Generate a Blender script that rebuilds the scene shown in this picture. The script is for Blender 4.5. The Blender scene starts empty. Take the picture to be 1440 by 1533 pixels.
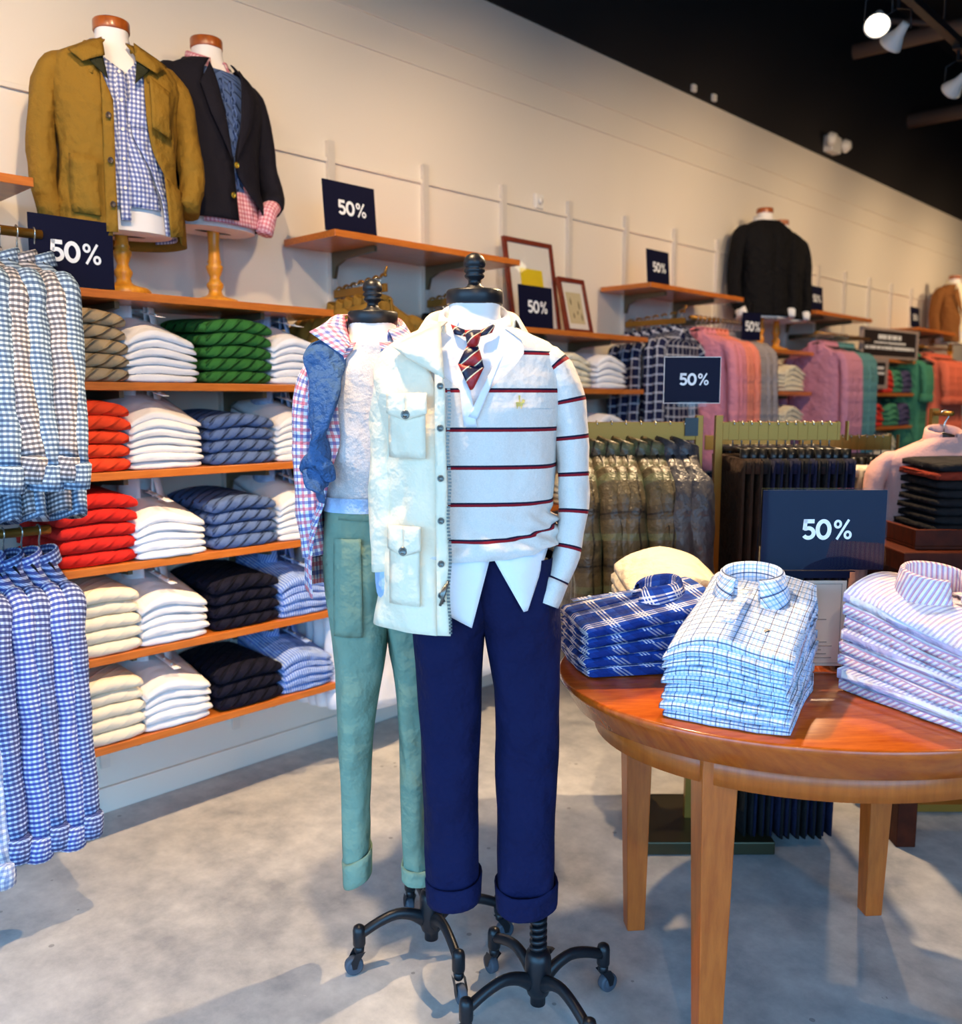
import bpy, math, random
from mathutils import Vector, Matrix, noise
PI = math.pi
R = math.radians
SC = bpy.context.scene
COL = SC.collection

# ------------------------------------------------------------------ camera
cd = bpy.data.cameras.new('camera')
cam = bpy.data.objects.new('camera', cd); COL.objects.link(cam)
cam.location = (2.8947, 0.0, 1.38)
cam.rotation_euler = (R(90 - 7.204), 0, R(43.989))
cd.sensor_fit = 'HORIZONTAL'; cd.sensor_width = 36.0
cd.lens = 1333.0 / 1440.0 * 36.0
cd.clip_start = 0.02
cd.dof.use_dof = True; cd.dof.focus_distance = 1.95; cd.dof.aperture_fstop = 3.2
SC.camera = cam

# ------------------------------------------------------------------ world (daylight outside the shop front)
W = bpy.data.worlds.new('world'); SC.world = W; W.use_nodes = True
wn = W.node_tree; wn.nodes.clear()
wo = wn.nodes.new('ShaderNodeOutputWorld'); wb = wn.nodes.new('ShaderNodeBackground')
wtc = wn.nodes.new('ShaderNodeTexCoord'); wsep = wn.nodes.new('ShaderNodeSeparateXYZ')
wr = wn.nodes.new('ShaderNodeValToRGB')
wr.color_ramp.elements[0].position = 0.48; wr.color_ramp.elements[0].color = (0.30, 0.33, 0.36, 1)
wr.color_ramp.elements[1].position = 0.52; wr.color_ramp.elements[1].color = (0.23, 0.57, 1.0, 1)
wmr = wn.nodes.new('ShaderNodeMapRange')
wmr.inputs[1].default_value = -1; wmr.inputs[2].default_value = 1
wn.links.new(wtc.outputs['Generated'], wsep.inputs[0]); wn.links.new(wsep.outputs[2], wmr.inputs[0])
wn.links.new(wmr.outputs[0], wr.inputs[0]); wn.links.new(wr.outputs[0], wb.inputs[0])
wb.inputs[1].default_value = 7.2
wn.links.new(wb.outputs[0], wo.inputs[0])

SC.view_settings.view_transform = 'Standard'; SC.view_settings.look = 'None'
SC.view_settings.exposure = 0.0; SC.view_settings.gamma = 1.0
SC.view_settings.use_curve_mapping = False

# shop front opening: a light portal in the plane of the glazing guides the sky light in
pl = bpy.data.lights.new('sky_portal', 'AREA'); pl.shape = 'RECTANGLE'; pl.size = 5.6; pl.size_y = 2.9
pl.cycles.is_portal = True
po = bpy.data.objects.new('sky_portal', pl); COL.objects.link(po)
po.location = (3.1, -2.55, 1.5); po.rotation_euler = (R(90), 0, 0)
pl2 = pl.copy(); pl2.size = 3.8
po2 = bpy.data.objects.new('sky_portal', pl2); COL.objects.link(po2)
po2.location = (6.35, -0.6, 1.5); po2.rotation_euler = (R(90), 0, R(90))

LAMP_COL = (1.0, 0.70, 0.40)
LAMP_W = 58.0
TRX, TRZ = 1.475, 2.98
# (track x, y along the track, aim point, watts factor, cone degrees, blend)
LAMPS = [(TRX, -1.1, (0.0, -0.4, 1.9), 1.0, 96, 1), (TRX, -0.1, (0.0, 0.6, 1.9), 1.0, 96, 1), (TRX, 0.8, (0.0, 1.4, 1.8), 1.05, 96, 1),
         (TRX, 1.75, (0.0, 2.4, 1.8), .8, 96, 1), (TRX, 2.45, (0.0, 3.2, 1.8), .8, 96, 1), (TRX, 2.95, (1.75, 1.6, 0.0), 4.6, 85, .3),
         (TRX, 3.66, (2.2, 1.3, 0.3), 1.2, 62, .5), (TRX, 3.86, (0.0, 4.6, 1.7), .8, 130, 1), (TRX, 4.62, (0.0, 5.6, 1.9), .8, 130, 1),
         (TRX, 4.95, (1.6, 3.0, 0.8), 0.8, 62, .6), (TRX, 6.0, (0.0, 6.8, 1.9), .9, 130, 1), (TRX, 7.4, (0.0, 8.2, 1.9), 1.0, 130, 1), (TRX, 8.8, (0.0, 9.4, 1.9), 1.0, 130, 1),
         (3.7, -0.5, (1.65, 1.45, 1.15), 0.95, 44, .6), (3.7, 2.5, (1.2, 1.9, 0.2), .7, 70, .5), (TRX, 0.95, (1.35, 0.9, 0.0), 2.9, 80, .4)]

# ------------------------------------------------------------------ helpers
def lin(c):
    c /= 255.0
    return c / 12.92 if c <= 0.04045 else ((c + 0.055) / 1.055) ** 2.4
def RGB(r, g, b): return (lin(r), lin(g), lin(b), 1.0)

class MB:
    def __init__(s): s.v = []; s.f = []; s.uv = []
    def grid(s, P, cu=False, uvs=(1, 1), uvo=(0, 0), cap0=False, cap1=False):
        n = len(P[0]); m = len(P); b = len(s.v)
        for row in P: s.v += [tuple(p) for p in row]
        jc = n // 2; V = [0.0]
        for i in range(1, m): V.append(V[-1] + (Vector(P[i][jc]) - Vector(P[i-1][jc])).length)
        U = []
        for i in range(m):
            a = [0.0]
            for j in range(1, n + (1 if cu else 0)):
                a.append(a[-1] + (Vector(P[i][j % n]) - Vector(P[i][j-1])).length)
            h = a[jc]; U.append([x - h for x in a])
        for i in range(m - 1):
            for j in range(n if cu else n - 1):
                j2 = (j + 1) % n
                s.f.append((b+i*n+j, b+i*n+j2, b+(i+1)*n+j2, b+(i+1)*n+j))
                for (ii, jj) in ((i, j), (i, j+1), (i+1, j+1), (i+1, j)):
                    s.uv.append((U[ii][jj]*uvs[0]+uvo[0], V[ii]*uvs[1]+uvo[1]))
        if cap0: s.poly(list(range(b, b + n))[::-1])
        if cap1: s.poly(list(range(b+(m-1)*n, b + m*n)))
        return s
    def poly(s, idx):
        s.f.append(tuple(idx))
        for i in idx: s.uv.append((s.v[i][0], s.v[i][2] + s.v[i][1]*0.7))
    def box(s, x0, x1, y0, y1, z0, z1, M=None):
        b = len(s.v)
        pts = [Vector((x, y, z)) for z in (z0, z1) for y in (y0, y1) for x in (x0, x1)]
        if M is not None: pts = [M @ p for p in pts]
        s.v += [tuple(p) for p in pts]
        for q in ((0,2,3,1),(4,5,7,6),(0,1,5,4),(2,6,7,3),(0,4,6,2),(1,3,7,5)):
            s.f.append(tuple(b+i for i in q))
            L = [pts[i] for i in q]
            du = (L[1]-L[0]).length; dv = (L[3]-L[0]).length
            s.uv += [(0,0),(du,0),(du,dv),(0,dv)]
        return s
    def tube(s, pts, rad, seg=10, side=(1,0,0), caps=True, noise_amp=0, seed=0):
        pts = [Vector(p) for p in pts]; rows = []; n = len(pts); side = Vector(side)
        for i, p in enumerate(pts):
            t = (pts[min(i+1, n-1)] - pts[max(i-1, 0)]).normalized()
            a = side - t*side.dot(t)
            if a.length < 1e-4: a = Vector((0,1,0)) - t*t[1]
            a.normalize(); b = t.cross(a)
            r = rad[i] if isinstance(rad, (list, tuple)) and isinstance(rad[0], (list, tuple, float, int)) and len(rad) == n and not isinstance(rad, float) else rad
            ra, rb = (r if isinstance(r, (list, tuple)) else (r, r))
            row = []
            for k in range(seg):
                th = 2*PI*k/seg
                q = p + a*(ra*math.cos(th)) + b*(rb*math.sin(th))
                if noise_amp:
                    nn = noise.noise(Vector((q.x*22+seed, q.y*22, q.z*16)))*noise_amp
                    q += (a*math.cos(th)+b*math.sin(th))*nn
                row.append(q)
            rows.append(row)
        return s.grid(rows, cu=True, cap0=caps, cap1=caps)
    def lathe(s, prof, seg=24, c=(0,0,0), sx=1, sy=1, caps=True):
        rows = [[(c[0]+r*sx*math.cos(2*PI*k/seg), c[1]+r*sy*math.sin(2*PI*k/seg), c[2]+z) for k in range(seg)] for r, z in prof]
        return s.grid(rows, cu=True, cap0=caps, cap1=caps)
    def build(s, name, mat, parent=None, smooth=True, solid=0, bevel=0, sub=0, offset=0):
        me = bpy.data.meshes.new(name); me.from_pydata(s.v, [], s.f)
        ul = me.uv_layers.new(name='UVMap')
        ul.data.foreach_set('uv', [c for u in s.uv for c in u])
        if mat: me.materials.append(mat)
        if smooth: me.polygons.foreach_set('use_smooth', [True]*len(me.polygons))
        o = bpy.data.objects.new(name, me); COL.objects.link(o)
        if parent: o.parent = parent
        if solid:
            m = o.modifiers.new('solid', 'SOLIDIFY'); m.thickness = solid; m.offset = offset
        if bevel:
            m = o.modifiers.new('bevel', 'BEVEL'); m.width = bevel; m.segments = 2; m.limit_method = 'ANGLE'
        if sub:
            m = o.modifiers.new('sub', 'SUBSURF'); m.levels = sub; m.render_levels = sub
        return o

def tag(o, label, cat, group=None):
    o['label'] = label; o['category'] = cat
    if group: o['group'] = group
    return o
def thing(name, label, cat, loc=(0,0,0), rz=0, group=None):
    o = bpy.data.objects.new(name, None); COL.objects.link(o)
    o.location = loc; o.rotation_euler = (0, 0, rz); o.empty_display_size = 0.05
    return tag(o, label, cat, group)
def structure(o):
    o['kind'] = 'structure'; return o
CH = {}
def inst(me_obj, name, parent, loc=(0,0,0), rot=(0,0,0)):
    o = me_obj.copy(); COL.objects.link(o); o.name = name; o.parent = parent
    o.location = loc; o.rotation_euler = rot
    return o
def dup(root, loc, rz, label, group=None):
    r = root.copy(); COL.objects.link(r); r.location = loc; r.rotation_euler = (0, 0, rz); r['label'] = label
    if group: r['group'] = group
    for ch in root.children:
        c = ch.copy(); COL.objects.link(c); c.parent = r
        for g in ch.children:
            d = g.copy(); COL.objects.link(d); d.parent = c
    return r
ORD = ['first','second','third','fourth','fifth','sixth','seventh','eighth','ninth','tenth','eleventh','twelfth','thirteenth','fourteenth']
def smooth01(x):
    x = max(0.0, min(1.0, x)); return x*x*(3-2*x)
def lerp(tab, z):
    """tab: rows (z, a, b, ...) with descending z"""
    if z >= tab[0][0]: return tab[0][1:]
    for p, q in zip(tab, tab[1:]):
        if z >= q[0]:
            t = (p[0]-z)/(p[0]-q[0]); return [a+(b-a)*t for a, b in zip(p[1:], q[1:])]
    return tab[-1][1:]

# ------------------------------------------------------------------ materials
def new_mat(name):
    m = bpy.data.materials.new(name); m.use_nodes = True
    nt = m.node_tree; b = nt.nodes['Principled BSDF']
    return m, nt, b
def M_(nt, op, a, b=None, c=None):
    n = nt.nodes.new('ShaderNodeMath'); n.operation = op
    for i, x in enumerate((a, b, c)):
        if x is None: continue
        if isinstance(x, (int, float)): n.inputs[i].default_value = x
        else: nt.links.new(x, n.inputs[i])
    return n.outputs[0]
def mixc(nt, fac, a, b, mode='MIX'):
    n = nt.nodes.new('ShaderNodeMix'); n.data_type = 'RGBA'; n.blend_type = mode
    for k, x in ((0, fac), (6, a), (7, b)):
        if isinstance(x, (int, float)): n.inputs[k].default_value = x
        elif isinstance(x, tuple): n.inputs[k].default_value = x
        else: nt.links.new(x, n.inputs[k])
    return n.outputs[2]
def noise_tex(nt, vec, scale, detail=3, rough=0.5):
    n = nt.nodes.new('ShaderNodeTexNoise'); n.inputs['Scale'].default_value = scale
    n.inputs['Detail'].default_value = detail; n.inputs['Roughness'].default_value = rough
    if vec is not None: nt.links.new(vec, n.inputs['Vector'])
    return n.outputs['Fac']
def bump(nt, b, h, strength, dist=0.01):
    n = nt.nodes.new('ShaderNodeBump'); n.inputs['Strength'].default_value = strength; n.inputs['Distance'].default_value = dist
    nt.links.new(h, n.inputs['Height']); nt.links.new(n.outputs[0], b.inputs['Normal'])
def simple(name, col, rough=0.5, metal=0.0, spec=None, emit=None):
    m, nt, b = new_mat(name)
    b.inputs['Base Color'].default_value = col; b.inputs['Roughness'].default_value = rough; b.inputs['Metallic'].default_value = metal
    if spec is not None: b.inputs['Specular IOR Level'].default_value = spec
    if emit: b.inputs['Emission Color'].default_value = emit[0]; b.inputs['Emission Strength'].default_value = emit[1]
    return m
def cloth(name, base, layers=(), rough=0.85, wr=0.35, wscale=26, knit=None, var=0.10, heather=0, spec=0.2, sheen=0.0):
    """layers: (axis u|v|d, period, offset, width, colour, alpha); sizes in metres along the cloth"""
    m, nt, b = new_mat(name)
    tc = nt.nodes.new('ShaderNodeTexCoord'); sp = nt.nodes.new('ShaderNodeSeparateXYZ')
    nt.links.new(tc.outputs['UV'], sp.inputs[0])
    ax = {'u': sp.outputs[0], 'v': sp.outputs[1]}
    ax['d'] = M_(nt, 'ADD', sp.outputs[0], sp.outputs[1])
    col = base
    for (a, per, off, wd, c, al) in layers:
        f = M_(nt, 'FRACT', M_(nt, 'DIVIDE', M_(nt, 'ADD', ax[a], off + 40*per), per))
        k = M_(nt, 'MULTIPLY', M_(nt, 'LESS_THAN', f, wd/per), al)
        col = mixc(nt, k, col, c)
    if var:
        nz = noise_tex(nt, tc.outputs['Object'], 9, 2)
        v = M_(nt, 'MULTIPLY_ADD', nz, 2*var, 1-var)
        hs = nt.nodes.new('ShaderNodeHueSaturation'); nt.links.new(v, hs.inputs['Value'])
        if isinstance(col, tuple): hs.inputs['Color'].default_value = col
        else: nt.links.new(col, hs.inputs['Color'])
        col = hs.outputs[0]
    if heather:
        nz = noise_tex(nt, tc.outputs['Object'], 420, 2)
        hs = nt.nodes.new('ShaderNodeHueSaturation'); nt.links.new(M_(nt, 'MULTIPLY_ADD', nz, 2*heather, 1-heather), hs.inputs['Value'])
        if isinstance(col, tuple): hs.inputs['Color'].default_value = col
        else: nt.links.new(col, hs.inputs['Color'])
        col = hs.outputs[0]
    if isinstance(col, tuple): b.inputs['Base Color'].default_value = col
    else: nt.links.new(col, b.inputs['Base Color'])
    b.inputs['Roughness'].default_value = rough; b.inputs['Specular IOR Level'].default_value = spec
    if sheen: b.inputs['Sheen Weight'].default_value = sheen
    h = M_(nt, 'ADD', M_(nt, 'MULTIPLY', noise_tex(nt, tc.outputs['Object'], wscale*.42, 2, 0.5), 1.6), M_(nt, 'MULTIPLY', noise_tex(nt, tc.outputs['Object'], wscale*1.7, 3, 0.55), .45))
    if knit == 'cable':
        mp = nt.nodes.new('ShaderNodeMapping'); mp.inputs['Rotation'].default_value = (0, 0, R(50)); nt.links.new(tc.outputs['UV'], mp.inputs[0])
        w = nt.nodes.new('ShaderNodeTexWave'); w.inputs['Scale'].default_value = 9.5; w.inputs['Distortion'].default_value = 1.4; w.inputs['Detail Scale'].default_value = 1.2
        nt.links.new(mp.outputs[0], w.inputs['Vector'])
        h = M_(nt, 'SUBTRACT', M_(nt, 'MULTIPLY', h, 0.6), M_(nt, 'MULTIPLY', M_(nt, 'POWER', M_(nt, 'SUBTRACT', 1.0, w.outputs['Fac']), 7.0), 1.5))
    bump(nt, b, h, min(1, wr*1.5), 0.012 if knit else 0.04)
    return m
def gingham(name, bg, c, per=0.012, al=0.55, c2=None, **k):
    c2 = c2 or c
    return cloth(name, bg, [('u', per, 0, per/2, c, al), ('v', per, 0, per/2, c2, al)], **k)

def wood(name, c1, c2, rough=0.3, scale=(2, 2, 14), dist=3.0, coat=0.3):
    m, nt, b = new_mat(name)
    tc = nt.nodes.new('ShaderNodeTexCoord'); mp = nt.nodes.new('ShaderNodeMapping'); mp.inputs['Scale'].default_value = scale
    nt.links.new(tc.outputs['Object'], mp.inputs[0])
    n1 = noise_tex(nt, mp.outputs[0], 5, 5, 0.6)
    cr = nt.nodes.new('ShaderNodeValToRGB'); nt.links.new(n1, cr.inputs[0])
    cr.color_ramp.elements[0].position = 0.3; cr.color_ramp.elements[0].color = c1
    cr.color_ramp.elements[1].position = 0.7; cr.color_ramp.elements[1].color = c2
    nt.links.new(cr.outputs[0], b.inputs['Base Color'])
    b.inputs['Roughness'].default_value = rough; b.inputs['Coat Weight'].default_value = coat; b.inputs['Coat Roughness'].default_value = 0.12
    return m

# wood, metal, plain
M_SHELF = wood('shelf_wood', RGB(186, 98, 34), RGB(214, 124, 50), 0.35, (20, 2, 20))
M_TABLE = wood('cherry_wood', RGB(166, 64, 6), RGB(204, 96, 20), 0.26, (3, 14, 3), coat=0.3)
M_LEGW = wood('cherry_leg_wood', RGB(170, 76, 16), RGB(198, 98, 30), 0.38, (14, 14, 2), coat=0.1)
M_DARKW = wood('dark_walnut', RGB(52, 16, 4), RGB(84, 30, 8), 0.55, (3, 14, 3), coat=0.0)
M_DARKW.node_tree.nodes['Principled BSDF'].inputs['Specular IOR Level'].default_value = 0.15
M_TURN = wood('turned_pine', RGB(212, 132, 26), RGB(236, 164, 52), 0.35, (14, 14, 3))
M_CAPW = wood('neck_cap_wood', RGB(140, 66, 20), RGB(176, 92, 34), 0.3, (14, 4, 4))
M_FRAMEW = wood('frame_mahogany', RGB(96, 24, 8), RGB(126, 40, 14), 0.35, (10, 10, 10))
M_BRACK = simple('bronze_bracket', RGB(120, 108, 84), 0.4, 0.6)
M_GOLD = simple('aged_brass', RGB(156, 110, 40), 0.36, 0.6)
M_CHROME = simple('hook_wire', RGB(214, 206, 190), 0.25, 0.9)
M_BLACK = simple('black_gloss', RGB(20, 20, 24), 0.3)
M_IRON = simple('black_iron', RGB(24, 26, 32), 0.38, 0.2)
M_RUB = simple('grey_rubber', RGB(70, 78, 90), 0.6)
M_HANG = simple('black_plastic_hanger', RGB(14, 14, 15), 0.35)
M_WHITEP = simple('white_paint', RGB(236, 230, 222), 0.5)
M_NECK = simple('mannequin_jersey', RGB(238, 232, 228), 0.9)
M_NAVYCARD = simple('navy_card', RGB(14, 16, 42), 0.55, spec=0.15)
M_INK = simple('white_ink', RGB(244, 244, 244), 0.6)
M_STAND = simple('standard_steel', RGB(222, 214, 204), 0.45, 0.2)
M_BTN = simple('brown_horn', RGB(70, 52, 36), 0.3)
M_BTNW = simple('pearl_button', RGB(240, 236, 226), 0.25)
M_SNAP = simple('steel_snap', RGB(120, 118, 112), 0.3, 0.8)
M_BRASSB = simple('brass_button', RGB(220, 180, 70), 0.2, 0.9)

def glassy(name, col, rough=0.02, ior=1.45):
    m, nt, b = new_mat(name)
    for n in list(nt.nodes): nt.nodes.remove(n)
    out = nt.nodes.new('ShaderNodeOutputMaterial'); mx = nt.nodes.new('ShaderNodeMixShader')
    tr = nt.nodes.new('ShaderNodeBsdfTransparent'); tr.inputs[0].default_value = col
    gl = nt.nodes.new('ShaderNodeBsdfGlossy'); gl.inputs['Roughness'].default_value = rough
    fr = nt.nodes.new('ShaderNodeFresnel'); fr.inputs[0].default_value = ior
    ge = nt.nodes.new('ShaderNodeNewGeometry')
    nt.links.new(M_(nt, 'MULTIPLY', fr.outputs[0], M_(nt, 'SUBTRACT', 1.0, ge.outputs['Backfacing'])), mx.inputs[0]); nt.links.new(tr.outputs[0], mx.inputs[1]); nt.links.new(gl.outputs[0], mx.inputs[2])
    nt.links.new(mx.outputs[0], out.inputs[0])
    return m
M_ACRYL = glassy('clear_acrylic', (0.95, 0.97, 0.98, 1), ior=1.45)

# cloths
WHITE = RGB(236, 234, 236)
M_WHITE = cloth('white_oxford', RGB(240, 238, 240), wr=0.2, var=.03, wscale=14)
M_WHITEB = cloth('pale_blue_oxford', RGB(170, 196, 232), wr=0.45)
M_CREAMK = cloth('cream_knit', RGB(240, 228, 206), knit='cable', wr=0.12)
M_TAUPE = cloth('taupe_cable_knit', RGB(176, 154, 122), knit='cable', wr=.55)
M_GREEN = cloth('green_cable_knit', RGB(52, 112, 50), knit='cable', wr=.55)
M_RED = cloth('red_cable_knit', RGB(222, 66, 34), knit='cable', wr=0.3)
M_REDD = cloth('scarlet_knit', RGB(206, 36, 28), knit='cable', wr=0.25)
M_DENIM = cloth('denim_blue_cable_knit', RGB(88, 112, 162), knit='cable', wr=.55)
M_NAVYK = cloth('navy_cable_knit', RGB(15, 16, 36), knit='cable', wr=.55)
M_BLUSTR = cloth('blue_university_stripe', RGB(178, 202, 240), [('u', .009, 0, .0045, RGB(48, 96, 206), .8)])
M_GREYG = cloth('grey_navy_gingham', RGB(222, 216, 216), [('v', .0125, 0, .0066, RGB(34, 40, 58), .8), ('u', .0125, 0, .0062, RGB(40, 46, 66), .5)], wr=.2)
M_GREYB = cloth('blue_grey_gingham', RGB(190, 214, 234), [('v', .0125, 0, .0066, RGB(30, 58, 98), .8), ('u', .0125, 0, .0062, RGB(34, 64, 106), .5)], wr=.2)
M_BLUEG = cloth('blue_gingham', RGB(210, 224, 248), [('v', .0125, 0, .0068, RGB(14, 34, 132), .86), ('u', .0125, 0, .0062, RGB(20, 48, 156), .5)], wr=.2)
M_BLUEG2 = cloth('deep_blue_gingham', RGB(190, 208, 246), [('v', .0125, 0, .0072, RGB(16, 28, 104), .85), ('u', .0125, 0, .0062, RGB(16, 28, 104), .5)], wr=.2)
M_PALEG = gingham('pale_blue_graph_check', RGB(232, 236, 244), RGB(60, 96, 170), .015, .45)
M_BUSTG = gingham('small_blue_gingham', RGB(232, 236, 246), RGB(34, 62, 150), .0135, .66)
M_PINKG = cloth('red_blue_gingham', RGB(244, 240, 244), [('u', .03, 0, .0075, RGB(226, 74, 98), .62), ('u', .03, .015, .0075, RGB(40, 72, 160), .66),
                ('v', .03, 0, .0075, RGB(226, 74, 98), .62), ('v', .03, .015, .0075, RGB(40, 72, 160), .66)])
M_PINKPL = gingham('pink_plaid', RGB(242, 200, 206), RGB(196, 66, 92), .014, .5)
M_OLIVE = cloth('olive_gold_twill', RGB(140, 104, 34), wr=0.3, var=0.10)
M_OLIVED = cloth('dark_corduroy', RGB(44, 44, 26), wr=0.3)
M_OLVJ = cloth('olive_jacket_cloth', RGB(138, 104, 42), wr=0.3)
M_NAVYB = cloth('navy_hopsack', RGB(22, 20, 30), wr=0.15)
M_CABLEB = cloth('slate_blue_cable', RGB(82, 104, 150), knit='cable', wr=0.5)
M_POLO = cloth('heather_grey_rugby_stripe', RGB(226, 217, 208), [('v', .0735, .02, .0085, RGB(140, 22, 36), 1), ('v', .0735, .02, .0035, RGB(22, 22, 48), 1)], heather=.14, var=.04, wr=0.3, wscale=12)
M_JACK = cloth('cream_field_cloth', RGB(247, 231, 202), wr=0.3, var=.02, wscale=16)
M_TIE = cloth('rep_stripe_silk', RGB(170, 28, 30), [('d', .052, 0, .022, RGB(18, 20, 52), 1), ('d', .052, .003, .003, RGB(238, 220, 180), 1), ('d', .052, -.022, .003, RGB(238, 220, 180), 1)], rough=.4, var=.05, wr=.15, spec=.5)
M_NAVYT = cloth('navy_chino', RGB(14, 18, 58), wr=0.5, wscale=12, var=.12)
M_SAGE = cloth('sage_green_chino', RGB(126, 150, 130), wr=0.5, wscale=12, var=.12)
M_GREYSW = cloth('grey_heather_knit', RGB(208, 204, 204), heather=.3, wr=.3)
M_DENSW = cloth('steel_blue_knit', RGB(66, 100, 148), heather=.18, wr=.8, var=.12, wscale=30)
M_PLAIDJ = cloth('olive_waxed_plaid', RGB(80, 70, 48), [('u', .12, 0, .028, RGB(66, 78, 50), .5), ('v', .15, .02, .04, RGB(50, 42, 30), .7), ('v', .15, .09, .02, RGB(94, 106, 76), .5), ('u', .12, .07, .006, RGB(32, 28, 22), .9), ('v', .15, .0, .005, RGB(28, 24, 20), .9)], rough=.42, spec=.5, wr=.45, wscale=14)
M_CHARJ = cloth('charcoal_waxed', RGB(58, 58, 64), rough=.4, spec=.5, wr=.45, wscale=14)
M_BLACKP = cloth('black_chino', RGB(22, 20, 22), wr=.3)
M_BROWNP = cloth('dark_brown_cord', RGB(52, 34, 22), [('u', .008, 0, .003, RGB(36, 22, 14), .8)], wr=.3)
M_NAVYPLAID = cloth('navy_white_plaid', RGB(26, 30, 62), [('u', .045, 0, .009, RGB(214, 214, 224), .6), ('v', .045, 0, .009, RGB(214, 214, 224), .6)])
M_PINK = cloth('pink_oxford', RGB(228, 140, 150))
M_SALM = cloth('salmon_cotton', RGB(240, 140, 116))
M_LIL = cloth('mauve_pink_cotton', RGB(208, 140, 160))
M_GREYS = cloth('grey_melange', RGB(156, 146, 146))
M_TEAL = cloth('teal_cotton', RGB(96, 146, 148))
M_GREEND = cloth('jade_pique', RGB(74, 142, 110))
M_ORANGE = cloth('coral_pique', RGB(238, 118, 88))
M_TWEED = cloth('brown_tweed', RGB(134, 86, 44), heather=.25)
M_BLACKK = cloth('black_knit', RGB(14, 13, 16))
M_CREAMS = cloth('cream_cotton', RGB(240, 230, 204))
M_PURP = cloth('dusk_purple_knit', RGB(78, 74, 110))
M_CORAL = cloth('coral_red_knit', RGB(226, 62, 52))
M_MID = cloth('slate_blue_sweater', RGB(58, 70, 112))
M_PLAIDS = cloth('royal_blue_windowpane', RGB(34, 78, 172), [('u', .075, 0, .004, RGB(240, 240, 248), .9), ('u', .075, .008, .004, RGB(240, 240, 248), .9), ('u', .075, .016, .004, RGB(240, 240, 248), .9),
                 ('v', .075, 0, .004, RGB(240, 240, 248), .9), ('v', .075, .008, .004, RGB(240, 240, 248), .9), ('v', .075, .016, .004, RGB(240, 240, 248), .9), ('u', .075, .05, .024, RGB(22, 42, 116), .55), ('v', .075, .05, .024, RGB(22, 42, 116), .55)])
M_TATT = cloth('light_blue_tattersall', RGB(236, 234, 240), [('u', .0085, 0, .0028, RGB(110, 176, 236), .5), ('v', .0085, 0, .0028, RGB(110, 176, 236), .6), ('u', .026, 0, .0015, RGB(24, 34, 84), .85), ('v', .026, 0, .0024, RGB(24, 34, 84), .85)], var=.04)
M_PKSTR = cloth('lilac_pink_stripe', RGB(250, 238, 232), [('u', .0105, 0, .0044, RGB(160, 118, 190), .6), ('u', .0105, .001, .0024, RGB(228, 120, 140), .6)], var=.04)
M_PKSTR2 = cloth('blue_pink_stripe', RGB(250, 240, 238), [('v', .0105, 0, .0044, RGB(164, 130, 196), .55)], var=.04)
M_PEACH = cloth('peach_poplin', RGB(238, 196, 172)); M_LAV = cloth('lavender_poplin', RGB(178, 184, 218)); M_IVORY = cloth('ivory_poplin', RGB(232, 222, 204)); M_DENW = cloth('denim_wash', RGB(66, 92, 140))
M_ROSE = cloth('rose_linen', RGB(206, 156, 146), heather=.12, wr=.25, wscale=12)
M_RUST = cloth('rust_cord', RGB(120, 38, 20))

# ------------------------------------------------------------------ setting
def wall_material():
    m, nt, b = new_mat('cream_wall_paint')
    tc = nt.nodes.new('ShaderNodeTexCoord')
    b.inputs['Base Color'].default_value = RGB(232, 222, 208); b.inputs['Roughness'].default_value = 0.62
    bump(nt, b, noise_tex(nt, tc.outputs['Object'], 90, 3), 0.05, 0.004)
    return m
M_WALL = wall_material()
M_TAUPEW = simple('taupe_wall_paint', RGB(104, 94, 86), 0.8)
M_DARKWALL = simple('black_ceiling_paint', RGB(34, 29, 28), 0.85)
def floor_material():
    m, nt, b = new_mat('sealed_concrete')
    tc = nt.nodes.new('ShaderNodeTexCoord'); v = tc.outputs['Object']
    n1 = noise_tex(nt, v, 1.3, 6, 0.62); n2 = noise_tex(nt, v, 9, 6, 0.7); n3 = noise_tex(nt, v, 60, 3)
    cr = nt.nodes.new('ShaderNodeValToRGB'); e = cr.color_ramp.elements
    e[0].position = 0.36; e[0].color = RGB(146, 147, 150); e[1].position = 0.64; e[1].color = RGB(210, 207, 203)
    mx = M_(nt, 'ADD', M_(nt, 'MULTIPLY', n1, 0.5), M_(nt, 'MULTIPLY', n2, 0.5)); nt.links.new(mx, cr.inputs[0])
    # scattered paint flecks and dark pits
    vo = nt.nodes.new('ShaderNodeTexVoronoi'); vo.inputs['Scale'].default_value = 13; nt.links.new(v, vo.inputs['Vector'])
    pit = M_(nt, 'MULTIPLY', M_(nt, 'LESS_THAN', vo.outputs['Distance'], 0.09), M_(nt, 'GREATER_THAN', n1, 0.52))
    c = mixc(nt, M_(nt, 'MULTIPLY', pit, 0.5), cr.outputs[0], RGB(80, 76, 74))
    n4 = noise_tex(nt, v, 24, 8, 0.8)
    c = mixc(nt, M_(nt, 'MULTIPLY', M_(nt, 'GREATER_THAN', n4, 0.66), 0.35), c, RGB(224, 220, 214))
    nt.links.new(c, b.inputs['Base Color'])
    nt.links.new(M_(nt, 'MULTIPLY_ADD', n2, 0.25, 0.36), b.inputs['Roughness'])
    bump(nt, b, n3, 0.06, 0.004)
    return m
structure(MB().box(-0.2, 6.6, -2.8, 13.2, -0.1, 0).build('floor', floor_material(), smooth=False))
structure(MB().box(-0.2, 0, -2.8, 13.2, 0, 3.13).build('wall_left', M_WALL, smooth=False))
structure(MB().box(-0.2, 0.012, -2.8, 13.2, 3.13, 4.5).build('wall_left_upper', M_DARKWALL, smooth=False))
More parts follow.
